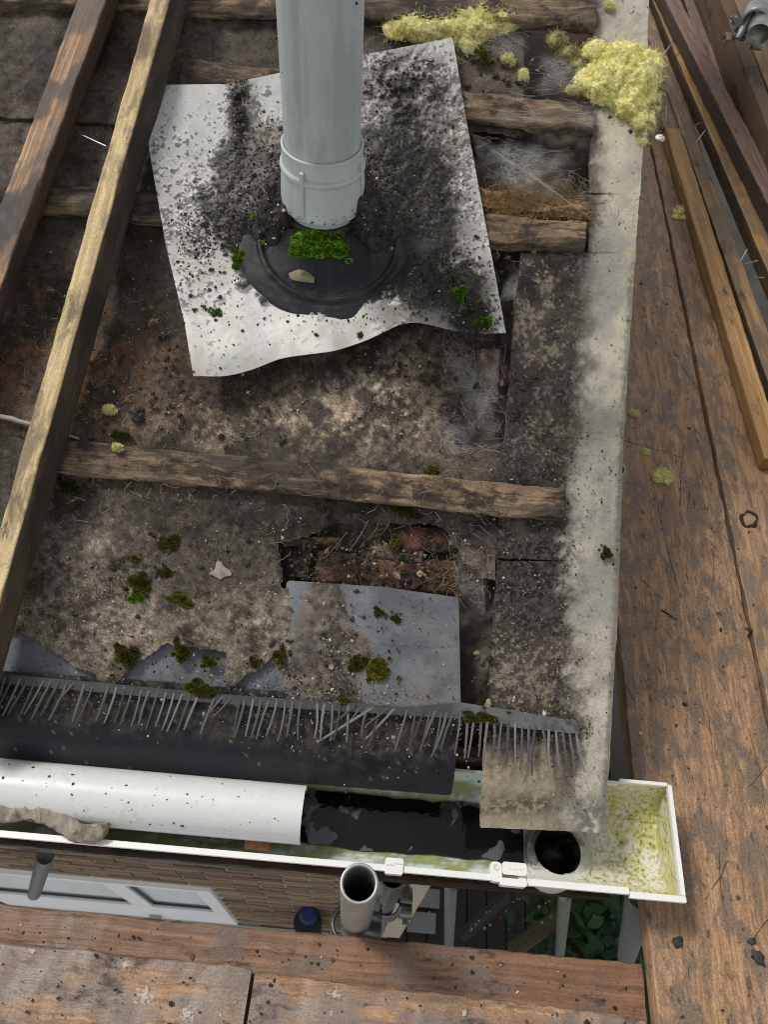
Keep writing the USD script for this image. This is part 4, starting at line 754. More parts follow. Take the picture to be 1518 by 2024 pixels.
v, f, lp = plank((0.976, -0.7, -1.16), (0.976, 4.2, -1.16), 0.038, 0.128, seg=140, r=0.003, rough=0.001, seed=48)
tb = put('toe_board', (v, f), M['toe'], lp=lp, label='dark toe board standing on edge behind the stacked battens', cat='toe board')
v, f, lp = plank((1.045, -0.7, -1.165), (1.045, 4.2, -1.165), 0.075, 0.05, seg=140, r=0.003, rough=0.001, seed=49)
put('ledger_plank', (v, f), M['stack2'], lp=lp, label='brown plank lying outside the toe board at the top right corner', cat='plank')
def stackb(a, b, z, w, t, mat, label, seed, rough=0.0007, side=.9):
    a, b, z = np.array(a)*KS, np.array(b)*KS, z; v, f, lp = plank((*a, z), (*b, z), w, t, seg=150, r=0.003, rough=rough, seed=seed)
    fx_, wd_, u_ = frame_from(np.array([*b, z])-np.array([*a, z]), (0, 0, 1)); wd_ = wd_*np.sign(wd_[0]); s_ = -((v-np.array([*a, z]))@wd_)
    darken = ss(w/2-.006, w/2-.003, s_)*ss(.001, .004, z-v[:, 2])*side  # shade on the left faces, put into the colour
    return put('stacked_batten', (v, f), M[mat], lp=lp, col=np.repeat(darken[:, None], 3, 1), label=label, cat='batten')
stackb((0.745, 2.285), (0.797, 1.062), DZ+0.040, 0.046, 0.037, 'stack1', 'short orange batten nearest the roof in the stack, its cut end in view', 51, side=.35)
stackb((0.735, 3.3), (0.7458, 2.30), DZ+0.032, 0.044, 0.029, 'stack2', 'batten end behind the short orange batten, beside the wool tuft', 56)
stackb((0.738, 3.15), (0.864, 0.98), DZ+0.040, 0.042, 0.037, 'stack2', 'brown batten with nails, second from the roof in the stack', 52)
stackb((0.772, 3.4), (0.950, 1.25), DZ+0.047, 0.040, 0.044, 'stack1', 'orange brown batten across the dark gap, third from the roof in the stack', 53)
stackb((0.768, 3.4), (1.010, 1.25), DZ+0.098, 0.052, 0.049, 'stack3', 'wide dark red batten on top of the stack', 54, rough=0.0012)
stackb((0.895, 3.6), (0.943, 2.3), DZ+0.040, 0.036, 0.036, 'stack3', 'thin dark batten squeezed between the stack and the toe board', 55)
# nails
def nail_mesh():
    pr = sharp([(0.0001, 0), (0.0012, 0.004), (0.0014, 0.03), (0.0001, 0.03)], 0.0002); return revolve(pr, (0, 0, 0), 8)
nailv = nail_mesh(); 
def nail(base, tip, label, r=1.0, group='nails standing out of the battens'):
    base, tip = np.asarray(base), np.asarray(tip); a, w, u = frame_from(base-tip, (0.3, 1, 0.2)); L = np.linalg.norm(tip-base)
    V = tip+nailv[0][:, [0]]*w*r+nailv[0][:, [1]]*u*r+nailv[0][:, [2]]*a*L/0.03
    return put('nail', (V, nailv[1]), M['nail'], label=label, cat='nail', group=group)
zt = DZ+0.04
for (bx_, by_, tx, ty, lab) in [(1310, 113, 1326, 88, 'topmost nail in the stacked battens, beside the yellow wool'), (1375, 284, 1395, 257, 'nail leaning right from the second batten, above the middle of the stack'), (1373, 250, 1385, 243, 'short bright nail just above the leaning one in the dark gap of the stack'),
      (1463, 518, 1478, 492, 'steep nail in the bright patch of the second batten'), (1474, 523, 1499, 515, 'nail lying level across the dark gap, upper of two'), (1490, 549, 1512, 550, 'nail lying level across the dark gap, lower of two'), (1316, 241, 1318, 214, 'dark nail at the far end of the short orange batten'), (1345, 366, 1340, 352, 'tiny pair nail at the left edge of the short orange batten')]:
    nail(flat(bx_, by_, zt), flat(tx, ty, zt+0.022), lab, r=1.15)
nail(roof(210, 290, 0.05), roof(160, 267, 0.035), 'long shiny nail sticking out of the tan batten over the felt at the left', r=1.0)
# coupler at the top right
cc = flat(1494, 36, -1.03)
cp = coupler('swivel_coupler', 'shiny scaffold coupler with a bolt at the top right corner', cc, (0.25, 1, 0.1), r=0.036, w=0.05)
put('arm', tube([cc+np.array([-0.045, -0.05, -0.04]), cc+np.array([-0.03, -0.02, -0.03]), cc+np.array([-0.012, 0.02, 0.01])], [0.007, 0.012, 0.014], 12), M['steel'], cp)
put('stud', tube([cc+np.array([-0.085, -0.03, -0.045]), cc+np.array([-0.02, -0.03, -0.045])], 0.0065, 12), M['rust'], cp)
put('stud_nut', tube([cc+np.array([-0.075, -0.03, -0.045]), cc+np.array([-0.06, -0.03, -0.045])], 0.013, 6), M['steel'], cp, smooth=False)
put('flap', tube([cc+np.array([0.0, -0.05, -0.045]), cc+np.array([0.03, -0.045, -0.05])], 0.016, 12), M['steel'], cp)
steel_tube('scaffold_tube', 'grey scaffold tube held by the shiny coupler at the top right corner', cc+np.array([-0.004, -0.08, -0.01]), cc+np.array([0.55, 2.2, 0.22]), r=0.03, hollow=False)
tp_ = flat(1214, 925, -1.245)
steel_tube('scaffold_tube', 'open dark grey tube end peeping out between the cement edging and the side board', (tp_[0], tp_[1], -2.0), tp_)

# ================================================================== GUTTER
GYF, GYB, GZR = 0.2145, 0.360, -1.23; GYC, GR = (GYF+GYB)/2, (GYB-GYF)/2; GD = 0.072
gu = thing('gutter', 'white plastic gutter with dirty water and an end outlet along the roof edge', 'gutter', (0, GYC, GZR-GD))
def gut_colour(p):
    x, y, z = p[:, 0], p[:, 1], p[:, 2]; q = p*np.array([26, 40, 40.]); n = meshkit.fbm(q, 4, 5); n2 = meshkit.fbm(p*160, 3, 6)
    d = (GZR-z)/GD
    c = lerp([0.60, 0.69, 0.66], [0.72, 0.77, 0.74], n)
    alg = ss(.50, .92, d+(n-.5)*.9+(n2-.5)*.5); c = lerp(c, lerp([0.045, 0.05, 0.018], [0.30, 0.31, 0.10], n2), alg*.95)
    c = lerp(c, [0.33, 0.36, 0.14], ss(.5, .62, n)*ss(.25, .5, d)*.7)
    return c
def out_colour(p):
    n = meshkit.fbm(p*30, 4, 15); n2 = meshkit.fbm(p*130, 3, 16); x = p[:, 0]; d = (GZR-p[:, 2])/GD
    c = lerp([0.60, 0.59, 0.54], [0.70, 0.70, 0.67], n)
    yel = ss(.30, .44, x)*ss(.40, .60, n*.6+n2*.4)+.75*ss(.29, .33, p[:, 1])*ss(.36, .55, n2)*ss(.33, .38, x); c = lerp(c, lerp([0.42, 0.40, 0.05], [0.62, 0.60, 0.24], n2), np.clip(yel, 0, 1)*.85)
    hd = np.hypot(x-0.318, p[:, 1]-0.272); c = lerp(c, [0.035, 0.032, 0.022], (1-ss(.034, .056, hd+(n-.5)*.04+(n2-.5)*.02))*.95*ss(-.012, .012, (p[:, 1]-.272)-(x-.318)*.3+(n-.5)*.02))
    c = lerp(c, [0.16, 0.12, 0.06], ss(.60, .70, meshkit.fbm(p*np.array([70, 190, 190]), 4, 19))*ss(.6, .9, d)*.6); n3_ = meshkit.fbm(p*310, 3, 21); c = lerp(c, [0.36, 0.34, 0.06], ss(.52, .60, n3_)*ss(.29, .42, x)*.8); c = lerp(c, [0.09, 0.08, 0.035], ss(.62, .68, n3_)*ss(.42, .58, n)*.8)
    return lerp(c, [0.10, 0.09, 0.05], ss(.70, .78, n2)*.5)
def trough_z(y, extra=0.0):
    c_ = np.clip(np.abs((GYC-y)/(GR+extra)), 0, 1)**(1/.85); return GZR-(GD+extra)*np.sqrt(1-c_*c_)**0.8
def trough(x0, x1, extra=0.0, nx=120, nt=40, hole=None):
    xs_ = np.linspace(x0, x1, nx); t = np.linspace(0, math.pi, nt); X, T_ = np.meshgrid(xs_, t, indexing='ij')
    e = np.sign(np.cos(T_))*np.abs(np.cos(T_))**0.85
    Y = GYC-(GR+extra)*e; Z = GZR-(GD+extra)*np.sin(T_)**0.8
    V = np.stack([X, Y, Z], -1).reshape(-1, 3); F = orient(V, gridf(nx, nt), np.array([0, 0, 1.0]))
    if hole is not None:
        d_ = np.hypot(V[:, 0]-hole[0], V[:, 1]-hole[1]); bad_ = d_ < hole[2]; near = bad_ & (d_ > hole[2]-.0035); F = F[~(bad_ & ~near)[F].any(1)]
        k_ = hole[2]/d_[near]; V[near, 0] = hole[0]+(V[near, 0]-hole[0])*k_; V[near, 1] = hole[1]+(V[near, 1]-hole[1])*k_; V[near, 2] = trough_z(V[near, 1], extra)
    return V, F
def shell(V, F, t=0.0022):
    n = np.zeros_like(V); fn = np.cross(V[F[:, 1]]-V[F[:, 0]], V[F[:, 2]]-V[F[:, 0]])
    for k in range(3): np.add.at(n, F[:, k], fn)
    n /= np.linalg.norm(n, axis=1, keepdims=True)+1e-12
    v, f, src = solid(V, F, 0.0, NRM); N = len(V); v[N:2*N] = V-n*t; k = (len(v)-2*N)//4; v[2*N+2*k:2*N+3*k] = (V-n*t)[src[2*N+2*k:2*N+3*k]]; v[2*N+3*k:] = (V-n*t)[src[2*N+3*k:]]
    return v, f
V_, F_ = shell(*trough(-1.6, 0.262, 0, 300, 44)); put('channel', (V_, F_), M['gutter'], gu, col=gut_colour(V_))
HX, HY, HR = 0.318, 0.272, 0.036
V_, F_ = shell(*trough(0.252, 0.400, 0.0028, 150, 90, (HX, HY, HR))); put('outlet', (V_, F_), M['gutter'], gu, col=out_colour(V_))
V_, F_ = shell(*trough(0.3995, 0.478, 0.0050, 110, 130)); put('outlet_socket', (V_, F_), M['gutter'], gu, col=out_colour(V_))
aa = np.linspace(0, 2*math.pi, 73); hx_, hy_ = HX+HR*np.cos(aa), HY+HR*np.sin(aa); zr_ = trough_z(hy_, .0028)
rings = [np.stack([HX+(HR+o)*np.cos(aa), HY+(HR+o)*np.sin(aa), z_], -1) for o, z_ in ((.0002, zr_+.0004), (-.0008, zr_-.002), (-.0015, zr_-.012), (-.003, np.full(73, GZR-.10)), (-.005, np.full(73, GZR-.130)), (-HR*.98, np.full(73, GZR-.131)))]
V_ = np.stack(rings, 0).reshape(-1, 3); sn = meshkit.fbm(V_*110, 3, 44); F_ = orient(V_, gridf(6, 73), np.array([0, 0, 1.0])); put('spout_throat', (V_, F_), M['black'], gu, col=lerp([0.008, 0.008, 0.007], [0.10, 0.10, 0.075], ss(.55, .72, sn)))
V_, F_ = revolve([(0.046, -0.135), (0.047, -0.08), (0.050, -0.072), (0.050, -0.062)], (HX, HY-0.006, GZR), 60); put('spout', (V_, F_), M['gutter'], gu, col=(0.62, 0.62, 0.58))
# end plate
t = np.linspace(0, math.pi, 40); e = np.sign(np.cos(t))*np.abs(np.cos(t))**0.85
pl = np.stack([np.full(40, 0.4775), GYC-(GR+.0095)*e, GZR-(GD+.0095)*np.sin(t)**0.8], -1); c0 = np.array([[0.4775, GYC, GZR-0.02]])
PR = np.stack([c0+(np.vstack([pl, pl[:1]])-c0)*k_ for k_ in np.linspace(1, .02, 16)], 0); PR[..., 0] += .0006*(meshkit.fbm(PR*40, 3, 3)-.5); V_, F_, _s = solid(PR.reshape(-1, 3), gridf(16, 41), 0.003, np.array([-1.0, 0, 0])); put('stop_end', (V_, F_), M['gutter'], gu, col=out_colour(V_), smooth=False)
WHT = (0.72, 0.72, 0.70)
def wbox(name, x0, x1, y0, y1, z0, z1, r=0.0015, parent=gu):
    from shapely import box as sb
    g = sb(x0, y0, x1, y1).buffer(-r).buffer(r, quad_segs=4); t_ = trimesh.creation.extrude_polygon(g, z1-z0, engine='earcut'); t_.apply_translation((0, 0, z0)); a_ = tm(t_)
    return put(name, a_, M['gutter'], parent, smooth=False, col=WHT)
wbox('front_lip', -1.6, 0.2515, GYF-0.0060, GYF+0.0022, GZR-0.004, GZR+0.004)
wbox('front_lip', 0.2525, 0.3995, GYF-0.0085, GYF+0.0006, GZR-0.004, GZR+0.0045)
wbox('front_lip', 0.4005, 0.4815, GYF-0.0130, GYF-0.0045, GZR-0.004, GZR+0.0045)
wbox('end_lip', 0.4750, 0.4812, GYF-0.0040, GYB+0.006, GZR-0.004, GZR+0.0048)
wbox('back_lip', 0.4005, 0.4748, GYB+0.0045, GYB+0.0095, GZR-0.004, GZR+0.0048)
wbox('back_lip', 0.2525, 0.3995, GYB+0.0005, GYB+0.0052, GZR-0.004, GZR+0.0045)
wbox('back_lip', -1.6, 0.2515, GYB-0.0015, GYB+0.0030, GZR-0.004, GZR+0.003)
cl_ = wbox('clip', 0.047, 0.073, GYF-0.0100, GYF+0.0115, GZR-0.006, GZR+0.0075, 0.003)
put('clip_line', join([box(0.049, 0.060, GYF+0.001, GYF+0.0022, GZR+0.0075, GZR+0.0082), box(0.0595, 0.0712, GYF+0.0035, GYF+0.0047, GZR+0.0075, GZR+0.0082)]), M['gutter'], cl_, smooth=False, col=(0.5, 0.5, 0.48))
bt_ = wbox('bracket_tab', 0.1985, 0.2155, GYF-0.0080, GYF+0.0185, GZR-0.006, GZR+0.0085, 0.006)
bk_ = wbox('bracket_clip', 0.2160, 0.2515, GYF+0.0025, GYF+0.0195, GZR+0.001, GZR+0.0095, 0.004)
wbox('bracket_clip', 0.2120, 0.2515, GYF-0.0120, GYF-0.0020, GZR-0.006, GZR+0.0090, 0.004)
put('bracket_bolt', tube([(0.207, GYF+0.011, GZR+0.0085), (0.207, GYF+0.011, GZR+0.0097)], 0.0042, 16), M['gutter'], bt_, col=(0.62, 0.58, 0.54))
put('bracket_spring', box(0.2162, 0.238, GYF-0.0015, GYF+0.0015, GZR+0.006, GZR+0.0078), M['rust'], bk_, smooth=False)
put('bracket_mark', join([box(0.226+0.0045*k, 0.2292+0.0045*k, GYF+0.009, GYF+0.0118, GZR+0.0095, GZR+0.0099) for k in range(5)]), M['gutter'], bk_, smooth=False, col=(0.66, 0.62, 0.60))
# water lying in the channel
xw = np.linspace(-1.59, 0.2615, 400); wy0, wy1 = GYC-0.040, GYC+0.040
e0 = wy0+0.004*(meshkit.fbm(np.stack([xw*30, xw*0, xw*0], -1), 3, 3)-.5)*2; e1 = wy1+0.004*(meshkit.fbm(np.stack([xw*34, xw*0+4, xw*0], -1), 3, 4)-.5)*2
S_ = np.linspace(0, 1, 12); WV = np.stack([np.repeat(xw[:, None], 12, 1), e0[:, None]+(e1-e0)[:, None]*S_, np.full((400, 12), GZR-GD+0.0125)], -1)
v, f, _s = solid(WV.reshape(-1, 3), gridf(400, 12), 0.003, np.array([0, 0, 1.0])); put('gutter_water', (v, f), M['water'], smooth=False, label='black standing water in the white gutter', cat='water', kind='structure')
# inverted white length
xr = float(flat(600, 1592, -1.205)[0]); oc = np.array([0, 0.276, -1.232]); orad = 0.0415
X_, T_ = np.meshgrid(np.linspace(-1.5, xr, 420), np.linspace(math.radians(-14), math.radians(194), 40), indexing='ij')
OV = np.stack([X_, oc[1]-orad*np.cos(T_), oc[2]+orad*np.sin(T_)-0.004*(X_-xr)*0], -1).reshape(-1, 3); OF = orient(OV, gridf(420, 40), np.array([0, 0, 1.0])); V_, F_ = shell(OV, OF, 0.0025)
n_, n2_ = meshkit.fbm(V_*40, 4, 25), meshkit.fbm(V_*170, 3, 26); ca = lerp([0.58, 0.59, 0.59], [0.66, 0.665, 0.66], n_); ca = lerp(ca, [0.42, 0.40, 0.22], ss(.55, .70, n2_)*ss(.50, .62, n_)*.35); ca = ca
put('gutter_offcut', (V_, F_), M['gutter'], col=ca, label='white half round plastic length lying upside down in the gutter', cat='gutter length')
sk_ = np.random.default_rng(17); ns = 60; sa = sk_.uniform(.5, 2.6, ns); sx = sk_.uniform(-.52, xr-.005, ns)
SP = np.stack([sx, oc[1]-orad*np.cos(sa), oc[2]+orad*np.sin(sa)], -1); a_ = crumbs(SP, sk_.gamma(1.2, .0007, ns)+.0004, np.full((ns, 3), .03)*sk_.uniform(.5, 2.5, (ns, 1)), 18, .35, np.array([0, -.3, 1.0])/1.044, True)
put('soil_specks', a_[:2], M['soil'], smooth=False, col=a_[2], label='black specks on the white length lying upside down in the gutter', cat='soil', kind='stuff')
# things in the gutter
def lump_line(pts, rx, rz, seed, colour, name, label, cat, n=70, sides=22):
    p = poly(pts, n); rg_ = np.random.default_rng(seed); t_ = np.linspace(0, 1, n); rr__ = np.interp(t_, [0, .04, .5, .95, 1], [.55, 1, 1, .85, .2])
    V, F = tube(p, rx*rr__, sides); k = n*sides; q = V*90; V[:, 2] = p[:, 2].mean()+(V[:, 2]-p[:, 2].mean())*rz/rx
    V += (np.stack([meshkit.fbm(q, 4, seed), meshkit.fbm(q+30, 4, seed+1), meshkit.fbm(q+60, 4, seed+2)], -1)-.5)*rx*1.0
    n_ = meshkit.fbm(V*220, 3, seed+5); n1_ = meshkit.fbm(V*60, 3, seed+6); c = lerp(np.array(colour)*.55, np.array(colour)*1.35, n_); c = lerp(c, np.array(colour)*.25, ss(.55, .65, n1_)*.7)
    return put(name, (V, F), M['cement'], col=c, label=label, cat=cat)
lump_line([flat(x, y, -1.214) for x, y in ((-60, 1600), (20, 1602), (75, 1603), (112, 1618), (145, 1640), (180, 1648), (216, 1632))], 0.0135, 0.010, 3, (0.30, 0.265, 0.21), 'mortar_fragment', 'curved grey mortar fragment resting on the gutter lip at the left', 'mortar fragment')
lump_line([flat(x, y, -1.262) for x, y in ((368, 1630), (400, 1636), (440, 1643), (470, 1644))], 0.017, 0.017, 7, (0.11, 0.085, 0.085), 'stone', 'purplish stone lying in the gutter below the upside down white length', 'stone', n=40)
lump_line([flat(x, y, -1.262) for x, y in ((484, 1662), (505, 1664), (534, 1670))], 0.011, 0.006, 9, (0.40, 0.19, 0.075), 'tile_fragment', 'small orange tile fragment in the gutter right of the stone', 'tile fragment', n=30)

# fascia behind the gutter
fc = np.array([[-1.6, 0.375, -1.40], [0.27, 0.375, -1.40]])
v, f, lp = plank((-1.6, 0.385, -1.215), (0.30, 0.385, -1.215), 0.02, 0.19, seg=60, seed=61); put('fascia_board', (v, f), M['under'], lp=lp, label='dark brown fascia board behind the white gutter', cat='fascia')

# ================================================================== LOOSE DIRT, MOSS, WOOL, WEBS
rg = np.random.default_rng(77)
DARK, PALE, TAN, BRN = (0.018, 0.015, 0.013), (0.48, 0.45, 0.39), (0.30, 0.225, 0.145), (0.09, 0.055, 0.032)
def pick(n, w, seed):
    r_ = np.random.default_rng(seed); k = r_.choice(4, n, p=w); return np.array([DARK, PALE, TAN, BRN])[k]*r_.uniform(.6, 1.35, (n, 1))
def stuff(name, parts, label, cat, mat='grit'):
    a_ = join(parts); return put(name, a_[:2], M[mat], smooth=False, col=a_[2], label=label, cat=cat, kind='stuff')
def spots(n, zones, seed):
    """zones: (cx, cy, rx, ry, weight)"""
    r_ = np.random.default_rng(seed); w = np.array([z_[4] for z_ in zones], float); k = r_.choice(len(zones), n, p=w/w.sum()); Z = np.array([z_[:4] for z_ in zones], float)[k]
    return Z[:, 0]+r_.normal(0, 1, n)*Z[:, 2], Z[:, 1]+r_.normal(0, 1, n)*Z[:, 3], r_
def on_felt(x, y):
    t_ = np.interp(x, [-200, 0, 195, 330, 445, 560, 640, 900], [1290, 1285, 1372, 1305, 1330, 1378, 1150, 1150]); return (x < 1000) & (y < t_+25) & ~shapely.contains_xy(shapely.Polygon(HOLE), x, y)
x, y, r_ = spots(6500, [(200, 1180, 150, 90, 3), (480, 1200, 170, 110, 3), (620, 1330, 30, 60, .8), (600, 820, 220, 60, 3), (800, 780, 70, 90, 1.6), (180, 760, 130, 80, 1.5), (200, 150, 220, 110, 1.3), (450, 1050, 300, 60, 1.6), (260, 560, 120, 120, .8), (930, 1120, 40, 120, .7)], 1)
k = on_felt(x, y); x, y = x[k], y[k]; n = len(x)
stuff('loose_grit', [crumbs(roof(x, y, 0.0025), r_.gamma(1.8, 0.00036, n)+0.0004, pick(n, [.42, .13, .27, .18], 3), 4)], 'fine pale and dark grit scattered over the roofing felt', 'grit')
x, y, r_ = spots(620, [(420, 780, 200, 70, 2), (300, 760, 120, 60, 1), (880, 700, 50, 80, 2.2), (640, 1330, 50, 70, 2), (700, 1000, 200, 20, 1), (450, 1130, 150, 60, 1), (120, 650, 100, 100, 1), (960, 600, 20, 110, 1.5), (1060, 480, 60, 14, .8), (960, 1330, 14, 60, 1), (1120, 240, 50, 20, .6), (960, 110, 50, 40, 1.4), (1050, 190, 60, 40, 1), (1180, 215, 12, 25, 1)], 11)
n = len(x); stuff('dirt_clods', [crumbs(roof(x, y, 0.004), r_.gamma(1.8, 0.0009, n)+0.0009, pick(n, [.70, .0, .06, .24], 13), 14, big=True)], 'dark crumbs of dirt lying on the felt and in the torn gaps', 'dirt', 'soil')
r_ = np.random.default_rng(19); n = 900; stuff('hole_rubble', [crumbs(roof(r_.uniform(570, 905, n), r_.uniform(1050, 1165, n), r_.uniform(-.028, -.012, n)), r_.gamma(1.8, .0009, n)+.0006, pick(n, [.62, .02, .1, .26], 20), 21)], 'dark rubble and soot over the bricks in the hole of the felt', 'rubble', 'soil')
# on the flashing sheet
x, y, r_ = spots(8500, [(490, 420, 32, 70, 2), (560, 330, 40, 50, 1.4), (770, 400, 38, 90, 3), (530, 450, 40, 30, 1), (865, 555, 38, 26, 2.2), (935, 628, 22, 18, 2), (472, 230, 9, 38, 1), (800, 190, 40, 40, .5), (395, 455, 28, 34, .8), (860, 380, 30, 90, .8)], 21)
k = (x > 330) & (x < 990) & ~((np.hypot((x-640)/95, (y-500)/75) < 1) & (y > 475)); x, y = x[k], y[k]; n = len(x)
stuff('black_soil', [crumbs(sheet_at(x, y), r_.gamma(1.6, 0.00048, n)+0.00045, pick(n, [.93, .012, .012, .046], 23)*1.0, 24)], 'black soil and crumbs heaped around the grey pipe on the white sheet', 'soil', 'soil')
x, y, r_ = spots(330, [(400, 580, 40, 50, 2), (420, 680, 40, 40, 1), (640, 620, 110, 22, 2.4), (760, 600, 60, 30, 1.5), (560, 640, 110, 40, 1), (820, 590, 40, 40, 1.2), (380, 540, 22, 60, 1), (960, 480, 10, 90, .8), (930, 150, 20, 60, .5), (700, 560, 50, 30, .6)], 31)
k = (y < np.interp(x, bot[:, 0], bot[:, 1])-8) & (x > 345) & (x < 985); x, y = x[k], y[k]; n = len(x)
stuff('soil_specks', [crumbs(sheet_at(x, y)+NRM*.0005, np.clip(r_.gamma(1.1, 0.0007, n)+0.0005, 0, .006), pick(n, [.93, 0, .02, .05], 33), 34, big=True)], 'scattered black specks on the clean lower part of the white sheet', 'soil', 'soil')
hi_ = np.random.default_rng(28).integers(0, len(heap_pts), 2600); n = len(hi_)
stuff('heap_crumbs', [crumbs(heap_pts[hi_]+np.random.default_rng(29).normal(0, .002, (n, 3)), np.random.default_rng(30).gamma(1.6, .0006, n)+.0005, pick(n, [.85, .05, .03, .07], 31), 32)], 'loose black crumbs on the soil heap around the pipe foot', 'soil', 'soil')
pr_ = np.random.default_rng(35); n = 70; pa_ = np.radians(pr_.uniform(-175, -5, n)); pz_ = zc+pr_.uniform(.12, .55, n); PP_ = np.stack([PAX+.0551*np.cos(pa_), PAY+.0551*np.sin(pa_), pz_], -1)
stuff('pipe_specks', [crumbs(PP_, pr_.gamma(1.2, .00035, n)+.0003, np.where(pr_.uniform(0, 1, (n, 1)) < .6, [[.05, .05, .045]], [[.5, .52, .5]]), 36, .5, np.array([0, -1.0, 0]))], 'tiny dirt specks clinging to the grey vent pipe', 'dirt')
cr_ = np.random.default_rng(37); n = 130; ca_ = np.radians(cr_.uniform(-180, 0, n)); cz_ = cr_.exponential(.0035, n)+.0205; CP_ = np.stack([PAX+.0649*np.cos(ca_), PAY+.0649*np.sin(ca_), zc+cz_], -1)
stuff('collar_grime', [crumbs(CP_, cr_.gamma(1.3, .0004, n)+.0003, np.full((n, 3), .03)*cr_.uniform(.5, 2, (n, 1)), 38, .6, np.array([0, -1.0, 0]))], 'black grime along the lower rim of the pipe collar', 'dirt')
# on the edging boards, comb, lip, boards
x, y, r_ = spots(6500, [(1085, 620, 45, 80, 2), (1060, 900, 50, 70, 2), (1045, 1150, 50, 90, 2), (1050, 1380, 60, 60, 1.5), (1110, 1550, 60, 50, .5), (1140, 700, 14, 200, 1.5), (1170, 400, 10, 90, 1.2), (1200, 700, 30, 350, .5)], 41)
k = (x < verge_right(y)-4) & (x > verge_left(y)+3) & (y < 1630); x, y = x[k], y[k]; n = len(x)
stuff('lichen_crumbs', [crumbs(roof(x, y, 0.0055), r_.gamma(1.8, 0.00028, n)+0.0003, pick(n, [.60, .15, .20, .05], 43), 44)], 'small black crumbs and lichen flakes on the cement edging', 'lichen')
x, y, r_ = spots(4200, [(620, 1380, 90, 30, 2), (300, 1370, 220, 16, 1.2), (780, 1450, 120, 40, 2), (950, 1425, 50, 14, 1.6), (1110, 1440, 40, 12, 1), (450, 1420, 300, 34, 1.4), (660, 1290, 22, 80, 1.6), (700, 1300, 40, 20, .6), (100, 1370, 90, 20, .7), (760, 1280, 90, 60, .35)], 51)
n = len(x); stuff('eaves_dirt', [crumbs(roof(x, y, 0.007+0*x), r_.gamma(1.7, 0.0004, n)+0.0004, pick(n, [.52, .16, .16, .16], 53)*.8, 54)], 'brown dirt and grit caught between the teeth of the comb strip', 'dirt')
r_ = np.random.default_rng(61); n = 520; X = r_.uniform(0.458, 0.85, n); Y = r_.uniform(-0.05, 2.4, n); k = np.abs(X-.702) > .006
k &= (X < .73) | (Y < 1.0)
stuff('board_specks', [crumbs(np.stack([X, Y, np.full(n, DZ+.0004)], -1)[k], (r_.gamma(1.2, 0.0007, n)+0.0005)[k], pick(n, [.75, .04, .06, .15], 63)[k], 64, 0.35, np.array([0, 0, 1.0]), True)], 'small dark blobs of dirt on the side scaffold boards', 'dirt', 'soil')
n = 330; X = r_.uniform(-.55, .43, n); Y = r_.uniform(-.03, .125, n); edge_ = np.interp(X, [-1.6, -.13, .43], [.102, .079, .061]); Zt = np.where(Y < edge_, -1.3235, -1.3525); k = np.abs(Y-edge_) > .004
stuff('board_specks', [crumbs(np.stack([X, Y, Zt], -1)[k], (r_.gamma(1.3, 0.0007, n)+0.0004)[k], pick(n, [.8, .06, .06, .08], 66)[k], 67, 0.4, np.array([0, 0, 1.0]), True)], 'small dark specks of dirt on the front scaffold boards', 'dirt', 'soil')
# larger dirt blobs on the side board seen singly
for i, (px_, py_, s_, lab) in enumerate([(1480, 1245, .006, 'below the joint at the right edge'), (1424, 1245, .0045, 'small olive one near the middle of the side board'), (1497, 1890, .011, 'largest, bottom right'), (1485, 1860, .007, 'just above the large bottom right one'), (1340, 1862, .008, 'worn one right of the gutter end')]):
    a_ = crumbs(flat(px_, py_, DZ)[None], np.array([s_]), np.array([[0.03, 0.026, 0.022]]), 70+i, 0.35, np.array([0, 0, 1.0]), True); put('mud_blob', a_[:2], M['soil'], col=a_[2], label='mud blob on the side board, '+lab, cat='mud')

sr = np.random.default_rng(88); ln, cl = [], []
for (xa, ya, xb, yb) in [(1352, 880, 1345, 1000), (1300, 1000, 1345, 1180), (1330, 690, 1395, 790), (1232, 870, 1350, 905), (1255, 1130, 1290, 1165), (1380, 1280, 1410, 1500), (1412, 1080, 1398, 1240), (1290, 590, 1345, 640), (1480, 1440, 1512, 1600), (1300, 1560, 1335, 1790), (1420, 1650, 1440, 1860)]:
    q = poly([list(flat(xa, ya, DZ+.0002)), list(flat((xa+xb)/2+sr.normal(0, 4), (ya+yb)/2, DZ+.0003)), list(flat(xb, yb, DZ+.0002))], 14); ln.append(q); cl.append(np.array([.05, .035, .025]))
for _ in range(60):
    p_ = np.array([sr.uniform(.46, .70), sr.uniform(-.05, 1.6), DZ+.0003]); ln.append(curl(sr, p_, [sr.normal(0, .4), 1, 0], sr.uniform(.01, .06), 5, .12, np.array([0, 0, 1.0]), 1.0)); cl.append(np.array([.055, .038, .028])*sr.uniform(.6, 1.6))
v, f, c = strands(ln, .00045, cl); put('board_scratches', (v, f), M['grit'], col=c, label='dark scratches and splinters on the side scaffold boards', cat='scratches', kind='stuff')
kn = flat(1481, 1026, DZ+.003); t_ = np.linspace(0, 2*math.pi, 60); rk = 0.0150+.0022*np.sin(2*t_+.5)+.0012*np.sin(5*t_)
put('knot', tube(kn+np.stack([rk*np.cos(t_), rk*1.25*np.sin(t_), 0*t_-.0030], -1), .0030+.0020*np.abs(np.sin(1.5*t_)), 8, False), M['grit'], col=(.028, .018, .012), label='dark ring shaped knot in the greyish scaffold board at the right', cat='knot')

